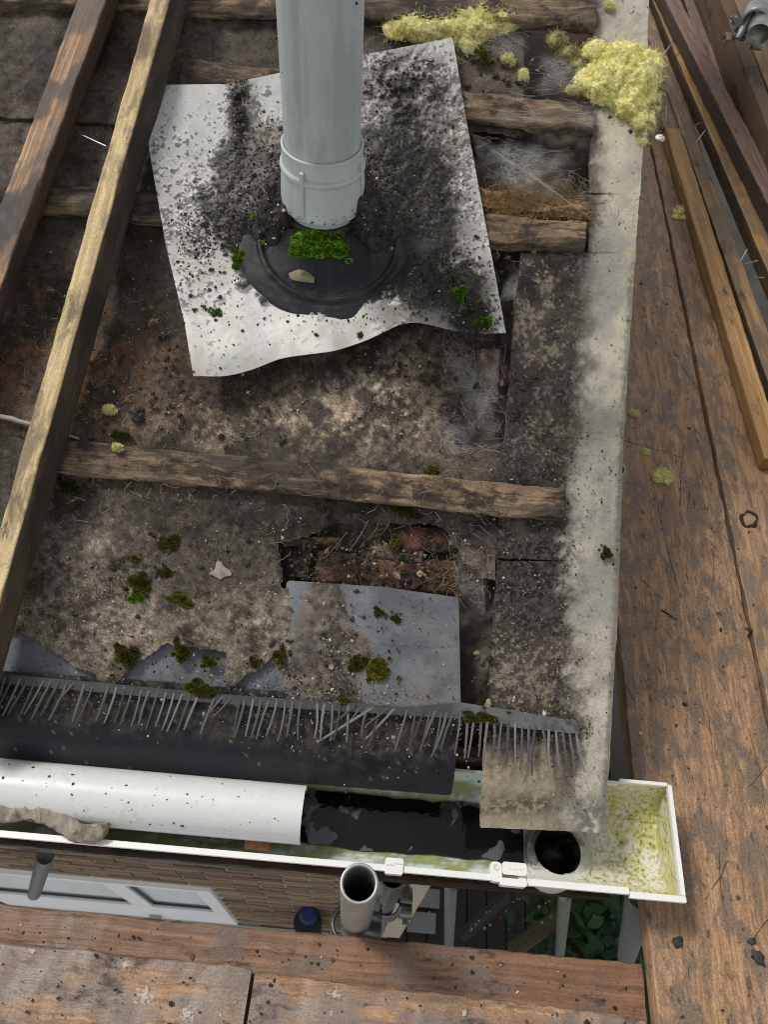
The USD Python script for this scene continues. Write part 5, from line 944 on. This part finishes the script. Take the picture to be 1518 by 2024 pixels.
# ---- moss
def moss(px_, py_, rx, ry, label, bright=1.0, h=0.004, place=roof, lumpy=1, seed=0, n=None, bury=0.0, nrm=NRM):
    r_ = np.random.default_rng(900+seed); c0_ = place(px_, py_, h) if place is roof else (sheet_at([px_], [py_])[0] if place is sheet_at else place(px_, py_))
    sc = np.linalg.norm(roof(px_+10, py_, 0)-roof(px_, py_, 0))/10; rx, ry = rx*sc, ry*sc; rz = 0.34*min(rx, ry)+0.0014; lumpy = lumpy+4
    a, w, u = frame_from(XAX, nrm); parts = []
    cl = [(r_.uniform(-.2, .2), r_.uniform(-.2, .2), .60)]+[(r_.uniform(-.9, .9), r_.uniform(-.9, .9), r_.uniform(.15, .5)) for _ in range(lumpy+2)]+[(r_.normal(0, 1.0), r_.normal(0, 1.0), r_.uniform(.06, .16)) for _ in range(7)]
    green = np.array([0.145, 0.168, 0.030])*bright**0.8
    if bright > 1.1: green = np.array([0.085, 0.20, 0.014])*min(bright, 1.6)**.8
    for cx, cy, s_ in cl:
        d = ICO2_V*np.array([rx, ry, rz])*s_*0.8; d = d*(0.75+0.5*meshkit.noise(ICO2_V*3+cx*9+seed, seed)[:, None]); d[:, 2] = np.maximum(d[:, 2], -0.001)
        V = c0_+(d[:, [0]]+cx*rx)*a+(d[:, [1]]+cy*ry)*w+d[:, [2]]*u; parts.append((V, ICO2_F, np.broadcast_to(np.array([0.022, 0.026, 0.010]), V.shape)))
        k = n or int(np.clip(3200*(rx*ry*s_*s_)/(0.015**2), 60, 2400))
        q = r_.normal(0, 1, (k, 3)); q[:, 2] = np.abs(q[:, 2]); q /= np.linalg.norm(q, axis=1, keepdims=True); nz_ = meshkit.noise(q*2.5+seed*3+cx*5, seed)
        B = q*np.array([rx, ry, rz])*s_*(0.72+.3*nz_[:, None]); D = q*np.array([1, 1, 1.2])+r_.normal(0, .45, (k, 3)); D /= np.linalg.norm(D, axis=1, keepdims=True)
        L = r_.uniform(.6, 1.3, k)*(0.0016+0.16*min(rx, ry)*s_); S = np.cross(D, r_.normal(0, 1, (k, 3))); S /= np.linalg.norm(S, axis=1, keepdims=True); W = np.minimum(L*.2, 0.0009)
        p0_, p1_, p2_, p3_ = B-S*W[:, None]*.7, B+S*W[:, None]*.7, B+D*(L*.6)[:, None]+S*W[:, None], B+D*L[:, None]
        p4_ = B+D*(L*.6)[:, None]-S*W[:, None]
        Q = np.stack([p0_, p1_, p2_, p3_, p4_], 1).reshape(-1, 3); V = c0_+(Q[:, [0]]+cx*rx)*a+(Q[:, [1]]+cy*ry)*w+Q[:, [2]]*u
        o = (np.arange(k)*5)[:, None]; F = np.vstack([o+np.array([0, 1, 2]), o+np.array([0, 2, 4]), o+np.array([4, 2, 3])])
        tone = r_.uniform(.25, 1.6, k)*(0.15+1.7*nz_); yl = r_.uniform(.75, 1.4, k)+1.0*(r_.uniform(0, 1, k) < .12); cc_ = green*tone[:, None]*np.stack([yl, np.ones(k), np.full(k, .9)], -1)
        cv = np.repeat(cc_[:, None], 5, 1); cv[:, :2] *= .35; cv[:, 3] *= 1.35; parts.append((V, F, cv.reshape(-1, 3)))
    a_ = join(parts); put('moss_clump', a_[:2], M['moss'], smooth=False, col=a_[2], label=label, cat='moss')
_i2 = trimesh.creation.icosphere(subdivisions=2); ICO2_V, ICO2_F = np.array(_i2.vertices), np.array(_i2.faces)
for i, (a_, kw) in enumerate([((632, 489, 52, 32, 'bright green moss cushion at the foot of the grey pipe, in front'), dict(bright=2.2, place=boot_at, lumpy=4)), ((588, 468, 20, 10, 'left tail of moss at the pipe foot, left of the bright cushion'), dict(place=boot_at, bright=.9)),
    ((722, 440, 20, 16, 'moss tuft at the right foot of the pipe collar'), dict(place=boot_at, bright=1.0)), ((476, 514, 15, 16, 'small moss tuft at the left edge of the rubber boot'), dict(place=sheet_at, bright=1.2)),
    ((427, 620, 10, 8, 'tiny moss fleck low on the left of the white sheet'), dict(place=sheet_at, bright=1.2)), ((900, 585, 22, 18, 'pale moss strand in black soil, upper one near the right corner of the white sheet'), dict(place=sheet_at, bright=1.3, lumpy=2)),
    ((940, 630, 22, 24, 'pale moss strand in black soil, lower one at the right corner of the white sheet'), dict(place=sheet_at, bright=1.4, lumpy=2)), ((275, 1148, 32, 24, 'largest dark moss clump on the felt, left of the dead leaf'), dict(bright=.55, lumpy=3)),
    ((270, 1178, 18, 10, 'bright lower rim of moss below the largest dark clump'), dict(bright=1.3)), ((265, 1102, 13, 12, 'small half bright moss tuft above the largest dark clump'), dict(bright=.9)),
    ((336, 1072, 20, 14, 'loose moss tuft on the felt, upper right of the largest dark clump'), dict(bright=.6, lumpy=2)), ((357, 1180, 29, 17, 'yellow green moss clump on the felt below the dead leaf'), dict(bright=.95, lumpy=3)),
    ((326, 1132, 12, 12, 'dark little moss tuft between the largest clump and the dead leaf'), dict(bright=.45)), ((248, 1292, 23, 22, 'dark moss clump at the torn felt edge, left one'), dict(bright=.5, lumpy=2)),
    ((360, 1282, 20, 20, 'dark moss under a curled twig near the torn felt edge'), dict(bright=.45, lumpy=2)), ((400, 1363, 30, 17, 'moss clump on the comb strip, below the torn felt'), dict(bright=.65, lumpy=3, h=.009)),
    ((551, 1296, 10, 16, 'thin upright moss tuft left of the dirt column on the grey sheet'), dict(bright=.7)), ((752, 1330, 27, 25, 'round bright green moss cushion on the grey eaves sheet'), dict(bright=.95, h=.006)),
    ((709, 1310, 16, 17, 'dark moss left of the round cushion on the grey eaves sheet'), dict(bright=.42, lumpy=2, h=.006)), ((680, 1384, 8, 12, 'small moss tuft at the comb below the dirt column'), dict(bright=.8, h=.008)),
    ((852, 930, 16, 9, 'green moss fleck above the long batten'), dict(bright=.9)), ((780, 1072, 11, 12, 'green moss tuft on the bricks in the hole'), dict(bright=.9, h=-.012)), ((955, 108, 18, 18, 'dark green moss beside the wool at the top'), dict(bright=.7, h=.012, lumpy=2)),
    ((950, 1418, 34, 10, 'flat moss on the comb strip near the cement edging'), dict(bright=.5, lumpy=3, h=.012)), ((805, 1012, 26, 10, 'dark moss under the lower edge of the long batten'), dict(bright=.4, lumpy=2)), ((125, 958, 24, 14, 'dark moss under the left end of the long batten'), dict(bright=.35, lumpy=2)),
    ((1200, 1092, 12, 14, 'dark moss tuft on the outer rim of the cement edging'), dict(bright=.4, h=.008)), ((415, 1308, 18, 12, 'pale grey green moss on the felt edge right of the curled twig'), dict(bright=.55)), ((749, 1209, 9, 8, 'tiny dark moss dot high on the grey eaves sheet, left of two'), dict(bright=.4, h=.006)),
    ((781, 1222, 9, 7, 'tiny dark moss dot high on the grey eaves sheet, right of two'), dict(bright=.4, h=.006)), ((240, 862, 20, 8, 'dark moss above the left part of the long batten'), dict(bright=.35)), ((502, 1309, 12, 8, 'brownish moss spot on the bare grey sheet at the felt edge'), dict(bright=.35))]):
    moss(*a_, seed=i, **kw)

# ---- yellow mineral wool
ico4 = trimesh.creation.icosphere(subdivisions=5); I4V, I4F = np.array(ico4.vertices), np.array(ico4.faces); ico3 = trimesh.creation.icosphere(subdivisions=3); I3V, I3F = np.array(ico3.vertices), np.array(ico3.faces)
def wool(lobes, label, seed, place=roof, h=0.006, tone=1.0, fib=600, grey=0.0, nrm=NRM, flen=0.016, rough=1.0):
    """lobes: (px, py, rx px, ry px, height m)"""
    r_ = np.random.default_rng(300+seed); parts = []; a, w, u = frame_from(XAX, nrm); fl, fc_ = [], []
    for j, (px_, py_, rx, ry, hz) in enumerate(lobes):
        c0_ = place(px_, py_, h) if place is roof else place(px_, py_); sc = np.linalg.norm(roof(px_+10, py_, 0)-roof(px_, py_, 0))/10 if place is roof else np.linalg.norm(place(px_+10, py_)-place(px_, py_))/10
        BV, BF = (I4V, I4F) if rx > 26 else (I3V, I3F)
        s3 = np.array([rx*sc, ry*sc, hz]); q = BV*s3; q_ = q*34+seed*7+j*3
        n1 = meshkit.fbm(q_, 4, seed); n2 = meshkit.fbm(q*300+5, 3, seed+1)
        k = 0.80+0.62*(n1-.4)+0.15*(n2-.5)+.34*rough*(meshkit.fbm(q*95, 3, seed+4)-.5)+(rough-1)*.9*(meshkit.fbm(BV*1.6+seed, 3, seed+6)-.5); d = q*k[:, None]
        d[:, 2] = np.maximum(d[:, 2], -.004)
        V = c0_+d[:, [0]]*a+d[:, [1]]*w+d[:, [2]]*u
        n3 = meshkit.fbm(q*90+50, 3, seed+2)
        c = lerp([0.88, 0.79, 0.24], [0.96, 0.92, 0.46], ss(.3, .65, .6*(n1 if rx > 26 else .2+n2)+.4*n2))*tone; c = lerp(c, [0.48, 0.41, 0.18], ss(.55, .72, n3)*(.5 if rx > 26 else .12)); c = lerp(c, [0.22, 0.19, 0.12], np.clip(grey*ss(.35, .65, n3), 0, 1))
        parts.append((V, BF, c)); nf = int(3.2*fib*(rx*ry)/sum(l[2]*l[3] for l in lobes))
        tri_ = trimesh.Trimesh(V, BF, process=False); nn_ = np.array(tri_.vertex_normals)
        if (nn_*(V-V.mean(0))).sum() < 0: nn_ = -nn_
        top_ = np.nonzero(d[:, 2] > -.001)[0]
        for idx in r_.choice(top_, nf):
            nv = nn_[idx]; dirw = np.cross(nv, r_.normal(0, 1, 3))+nv*r_.uniform(.05, .5); fl.append(curl(r_, V[idx]+nv*.0003, dirw, r_.uniform(.35, 1.1)*flen*min(1, .45+rx/45), 5, .5, nv, .45)); fc_.append(np.clip(c[idx]*r_.uniform(.75, 1.3), 0, .95))
    if fl: parts.append(strands(fl, 0.00026, fc_))
    a_ = join(parts); put('wool_tuft', a_[:2], M['wool'], col=a_[2], label=label, cat='insulation')
wool([(1218, 150, 66, 58, .034), (1262, 158, 48, 62, .034), (1176, 108, 30, 24, .022), (1190, 168, 52, 46, .028), (1246, 200, 46, 50, .026), (1286, 136, 20, 36, .022), (1232, 120, 54, 34, .028), (1265, 235, 24, 26, .018)], 'large torn tuft of yellow mineral wool on the top of the cement edging', 1, h=.010, fib=1500)
wool([(1283, 250, 20, 46, .018), (1296, 210, 18, 50, .018), (1272, 275, 18, 22, .014)], 'dirty grey underside of the large wool tuft, hanging over the cement edging', 2, h=.004, tone=.72, grey=1.0, fib=200)
wool([(1100, 82, 20, 16, .016), (1125, 108, 22, 14, .012), (1150, 130, 24, 14, .012)], 'grey brown wisp of wool left of the large yellow tuft', 3, tone=.75, grey=.9, h=.008, fib=220)
wool([(820, 55, 58, 34, .018), (880, 54, 56, 34, .018), (935, 52, 54, 46, .024), (990, 42, 44, 28, .016), (930, 88, 26, 24, .012), (785, 60, 28, 28, .010), (850, 60, 60, 34, .016), (905, 60, 50, 36, .018), (962, 46, 50, 30, .018)], 'broad band of yellow mineral wool behind the white sheet at the top', 4, h=.008, tone=.92, grey=.25, fib=1100)
for i, (px_, py_, r1, r2, lab, tn) in enumerate([(1003, 120, 17, 15, 'tan knob of wool below the top wool band', .8), (1034, 150, 11, 15, 'small bright wool flake between the wool band and the rotten batten', 1), (1130, 180, 14, 8, 'small wool flake at the right end of the rotten batten', .95), (1203, 14, 10, 10, 'small wool bit alone at the very top of the cement edging', .95),
     (172, 702, 9, 13, 'thin pale wool wisp beside the tan batten', .9), (217, 810, 13, 9, 'pale wool wisp above the left end of the long batten', .9), (232, 885, 10, 8, 'pale wool bit on the left end of the long batten', .85), (645, 18, 1, 1, '', 1)]):
    r1, r2 = r1*.75, r2*.75
    if lab: wool([(px_, py_, r1, r2, .007), (px_+r1*.6, py_+r2*.5, r1*.6, r2*.6, .005)], lab, 20+i, h=.006 if i < 6 else .024, tone=tn, fib=240, flen=.012, rough=1.6)
onb = lambda x_, y_: flat(x_, y_, DZ+0.002)
for i, (px_, py_, r1, r2, hz, lab) in enumerate([(1343, 422, 15, 17, .014, 'loose fluffy wool tuft on the side board beside the short orange batten'), (1308, 940, 19, 16, .014, 'yellow wool tuft lying on the open side board, the lowest one'), (1253, 816, 7, 5, .003, 'tiny wool crumb on the side board next to the cement edging'), (1275, 893, 6, 5, .003, 'tiny wool crumb just above the lowest wool tuft')]):
    wool([(px_, py_, r1, r2, hz), (px_+r1*.5, py_+r2*.6, r1*.55, r2*.5, hz*.7), (px_-r1*.5, py_+r2*.5, r1*.5, r2*.5, hz*.6)], lab, 40+i, tone=1.08, place=onb, nrm=np.array([0, 0, 1.0]), fib=380, flen=.013, rough=1.7)
# snail shell
sp = roof(1303, 276, .016); t_ = np.linspace(0, 4*math.pi, 90); rad = 0.0055*np.exp(-t_*.11)
put('snail_shell', tube(sp+np.stack([rad*np.cos(t_), rad*np.sin(t_), 0.0006*t_], -1), rad*.75+.0002, 10), plain('shell_look', (0.72, 0.69, 0.62), rough=0.4), label='small white snail shell at the lower tip of the large wool tuft', cat='snail shell')
# lichen flake on the boot, dead leaf, twigs
def flake(pts_px, h, colour, name, label, cat, seed, curlh=.004, mat='grit', place=None):
    P_ = np.array(pts_px, float); c_ = P_.mean(0); ring = [(P_-c_)*s_+c_ for s_ in (0.02, .35, .7, 1)]; R_ = np.stack([poly(np.vstack([r__, r__[:1]]), 25) for r__ in ring], 0)
    hh = h+curlh*np.array([0.5, .6, .3, 0])[:, None]*1.0+.003*(fb(R_[..., 0], R_[..., 1], 12, 3, seed)-.5); V = roof(R_[..., 0], R_[..., 1], hh); v, f, src = solid(V.reshape(-1, 3), gridf(4, 25), .0012)
    n_ = meshkit.fbm(v*300, 3, seed); put(name, (v, f), M[mat], col=lerp(np.array(colour)*.5, np.array(colour)*1.4, n_), label=label, cat=cat)
flake([(570, 541), (588, 533), (605, 535), (622, 550), (620, 560), (590, 556), (574, 552)], .046, (0.25, 0.22, 0.13), 'lichen_flake', 'lichen covered stone flake on the black rubber boot', 'flake', 3, .005)
flake([(412, 1132), (424, 1127), (428, 1108), (438, 1110), (442, 1120), (456, 1128), (458, 1138), (445, 1139), (436, 1146), (425, 1140)], .006, (0.30, 0.27, 0.24), 'dead_leaf', 'pale dead leaf lying on the felt', 'leaf', 5, .003)
tw = [[(700, 0)]]
for i, (pts, hh, rr__, cl, lab) in enumerate([([(352, 1244), (362, 1258), (380, 1268), (396, 1270)], .012, .0016, BRN, 'curled dark twig on the dark moss near the torn felt edge'), ([(478, 185), (484, 230), (492, 285)], .036, .0018, (0.26, 0.17, 0.08), 'brown splinter in the crease at the top left of the white sheet'), ([(440, 370), (468, 374)], .038, .0010, TAN, 'short straw on the soil left of the pipe'),
       ([(-30, 816), (20, 827), (60, 838), (112, 852), (156, 868)], .012, .0042, (0.36, 0.33, 0.29), 'pale grey stick under the tan batten, above the long batten'), ([(1308, 1205), (1325, 1216), (1340, 1226)], None, .0015, DARK, 'small dark twig on the side scaffold board')]):
    q = poly([list((roof(x_, y_, hh) if hh else flat(x_, y_, DZ+.002))) for x_, y_ in pts], 12); q = q+np.random.default_rng(i).normal(0, .0006, q.shape); put('twig', tube(q, rr__*np.linspace(1, .5, 12), 7), M['grit'], col=cl, label=lab, cat='twig')
# straw in the hole and roots on the battens, hair fibres on the felt
ln, cl = [], []; r_ = np.random.default_rng(5)
for (a_, b_) in [((728, 1028), (690, 1090)), ((748, 1032), (735, 1058)), ((685, 1052), (640, 1105)), ((770, 1030), (750, 1060)), ((808, 1038), (832, 1076)), ((888, 1110), (876, 1150)), ((905, 1160), (870, 1155)), ((712, 1155), (709, 1138)), ((640, 1075), (655, 1062))]:
    ln.append(poly([roof(*a_, .004), roof((a_[0]+b_[0])/2+3, (a_[1]+b_[1])/2, -.004), roof(*b_, -.014)], 6)); cl.append(np.array([0.22, 0.16, 0.085])*r_.uniform(.5, 1.2))
for _ in range(90):
    p = roof(r_.uniform(640, 900), r_.uniform(1040, 1165), r_.uniform(-.018, -.004)); ln.append(curl(r_, p, r_.normal(0, 1, 3), r_.uniform(.006, .03), 6)); cl.append(np.array([0.12, 0.08, 0.04])*r_.uniform(.4, 1.2))
for _ in range(40):
    p = roof(r_.normal(885, 18), r_.normal(1150, 16), r_.uniform(-.01, .002)); ln.append(curl(r_, p, r_.normal(0, 1, 3), r_.uniform(.01, .03), 6)); cl.append(np.array([0.16, 0.115, 0.06])*r_.uniform(.5, 1.2))
v, f, c = strands(ln, .0007, cl); put('dry_straw', (v, f), M['grit'], col=c, label='dry straw and stalks in the hole above the grey sheet', cat='straw', kind='stuff')
ln, cl = [], []
for _ in range(950):
    k = r_.choice(3, p=[.55, .25, .2]); c_ = [(1040, 392), (1000, 440), (1130, 425)][k]; s_ = [(62, 20), (28, 24), (34, 12)][k]
    p = roof(r_.normal(c_[0], s_[0]), r_.normal(c_[1], s_[1]), r_.uniform(.006, .022)); ln.append(curl(r_, p, r_.normal(0, 1, 3)+np.array([.6, 0, 0]), r_.uniform(.008, .03), 7, .55)); cl.append(np.array([0.24, 0.15, 0.06])*r_.uniform(.35, 1.3))
v, f, c = strands(ln, .0004, cl); put('root_mat', (v, f), M['grit'], col=c, label='brown fibrous root mat on the broken batten under the cobweb', cat='roots', kind='stuff')
ln, cl = [], []
for _ in range(900):
    zx = [(600, 830, 230, 60), (300, 1180, 200, 110), (180, 750, 130, 90), (500, 1050, 300, 60), (850, 780, 60, 100), (930, 1100, 40, 90), (620, 960, 300, 16)][r_.integers(0, 7)]
    x_, y_ = r_.normal(zx[0], zx[2]), r_.normal(zx[1], zx[3])
    if not on_felt(np.array([x_]), np.array([y_]))[0]: continue
    p = roof(x_, y_, .003 if abs(y_-960) > 60 else .024); ln.append(curl(r_, p, r_.normal(0, 1, 3), r_.uniform(.006, .03), 6, .4, NRM, .8)); cl.append((np.array([0.30, 0.25, 0.18]) if r_.uniform() < .6 else np.array([0.05, .035, .025]))*r_.uniform(.5, 1.2))
v, f, c = strands(ln, .00035, cl); put('fibre_litter', (v, f), M['grit'], col=c, label='thin dry fibres and stalks scattered over the felt and the long batten', cat='litter', kind='stuff')

# ---- cobwebs
def web(quad, hs, label, seed, dens=.6, n=46, threads=40, sag=-.006):
    Q = np.array(quad, float); s_ = np.linspace(0, 1, n); A, B = np.meshgrid(s_, s_, indexing='ij')
    X = (1-A)*(1-B)*Q[0, 0]+A*(1-B)*Q[1, 0]+A*B*Q[2, 0]+(1-A)*B*Q[3, 0]; Y = (1-A)*(1-B)*Q[0, 1]+A*(1-B)*Q[1, 1]+A*B*Q[2, 1]+(1-A)*B*Q[3, 1]
    edgef = np.minimum(np.minimum(A, 1-A), np.minimum(B, 1-B))
    Hh = (1-A)*(1-B)*hs[0]+A*(1-B)*hs[1]+A*B*hs[2]+(1-A)*B*hs[3]+sag*np.sin(A*math.pi)*np.sin(B*math.pi)+.004*(fb(X, Y, 40, 3, seed)-.5)
    V = roof(X, Y, Hh).reshape(-1, 3); n_ = fb(X, Y, 45, 4, seed+3); d_ = dens*ss(.30, .7, n_)*ss(0.02, .34, edgef+(n_-.5)*.5)
    t_ = thing('cobweb', label, 'cobweb', V.mean(0)); put('veil', (V, gridf(n, n)), M['web'], t_, col=np.repeat(d_.reshape(-1, 1), 3, 1))
    r_ = np.random.default_rng(seed); ln = []; G = V.reshape(n, n, 3)
    for _ in range(threads):
        i0, j0 = r_.integers(0, n, 2); i1, j1 = np.clip([i0+r_.integers(-18, 19), j0+r_.integers(-14, 15)], 0, n-1); p, q = G[i0, j0], G[i1, j1]; u_ = np.linspace(0, 1, 7)[:, None]; ln.append(p*(1-u_)+q*u_+NRM*(.002-0.012*np.sin(u_*math.pi)*r_.uniform(-.3, .6))+r_.normal(0, .0006, (7, 3)))
    put('threads', strands(ln, .00011), M['thread'], t_, kind='stuff')
web([(932, 268), (1168, 300), (1165, 436), (958, 370)], (.020, .020, .020, .004), 'grey cobweb stretched between the two upper right battens', 1, .62, threads=46)
web([(935, 275), (1005, 305), (1165, 432), (1085, 372)], (.026, .022, .024, .016), 'bright dense strand of cobweb slanting across the grey cobweb', 7, 1.0, 40, 26)
web([(975, 178), (1175, 200), (1178, 266), (960, 246)], (.026, .026, .026, .026), 'thin cobweb lying on the right end of the rotten batten', 2, .38, threads=30)
web([(1005, 515), (1060, 520), (1030, 590), (985, 600)], (.012, .010, .008, .002), 'small cobweb at the upper corner of the long cement edging board', 3, .5, threads=16)
web([(880, 650), (1000, 680), (1000, 900), (850, 900)], (.004, .008, .008, .006), 'ragged cobwebs hanging in the rotten gap below the white sheet', 4, .34, threads=90)
web([(1060, 100), (1180, 130), (1160, 200), (1010, 190)], (.014, .016, .024, .022), 'cobweb between the wool wisp and the rotten batten', 5, .40, threads=24)
web([(880, 1060), (965, 1040), (960, 1220), (905, 1190)], (.004, .006, .006, .004), 'faint cobweb on the torn felt right of the hole', 6, .30, threads=20)
web([(760, 30), (1040, 20), (1050, 120), (900, 130)], (.024, .024, .016, .016), 'faint cobweb over the top band of wool', 8, .22, threads=26)
# splashes of white paint: thin broken films lying on the front board
M['paint'] = look('paint_film_look', {'g': ('geometry', {}), 'n': ('noise_texture', {'scale': 190.0, 'detail': 6.0, 'roughness': 0.75}), 'a': ('attribute', {'attribute': 'col'}), 's': ('separate_color', {}),
    'k': ('math', {'math_type': 'add'}), 'r': ('map_range', {'from_min': 1.02, 'from_max': 1.16, 'to_min': 0.0, 'to_max': 0.8, 'clamp': True}), 'p': ('principled_bsdf', {'base_color': (0.52, 0.49, 0.46), 'roughness': 0.8}), 't': ('transparent_bsdf', {}), 'x': ('mix_closure', {})},
    [('g.position', 'n.vector'), ('a.color', 's.color'), ('n.fac', 'k.value1'), ('s.r', 'k.value2'), ('k.value', 'r.value'), ('r.result', 'x.fac'), ('t.BSDF', 'x.closure1'), ('p.BSDF', 'x.closure2')], surface='x.closure')
for i, (px_, py_, rx_, ry_, lab) in enumerate([(60, 1876, 26, 34, 'near the left end of the front board'), (145, 1880, 36, 26, 'second from the left on the front board'), (285, 1968, 60, 60, 'large, in the middle of the left front board'), (372, 2004, 50, 46, 'large, at the bottom left of the board joint'), (250, 1906, 40, 22, 'faint, above the large splash'), (662, 1962, 40, 34, 'on the right front board, right of the joint')]):
    R_, A_ = np.meshgrid(np.linspace(0, 1, 12), np.linspace(0, 2*math.pi, 33), indexing='ij'); X = px_+rx_*R_*np.cos(A_); Y = py_+ry_*R_*np.sin(A_)
    V = flat(X, Y, -1.3225 if i < 5 else -1.3215); ok = (V[..., 1] < np.interp(V[..., 0], [-1.6, -.13, .43], [.098, .075, .057])).ravel(); f = gridf(12, 33); f = f[ok[f].all(1)]
    v, f, c = compact(V.reshape(-1, 3), f, np.repeat((.62*(1-R_**1.5)+.0).reshape(-1, 1), 3, 1)); put('paint_splash', (v, f), M['paint'], col=c, label='chalky white paint splash, '+lab, cat='paint splash')
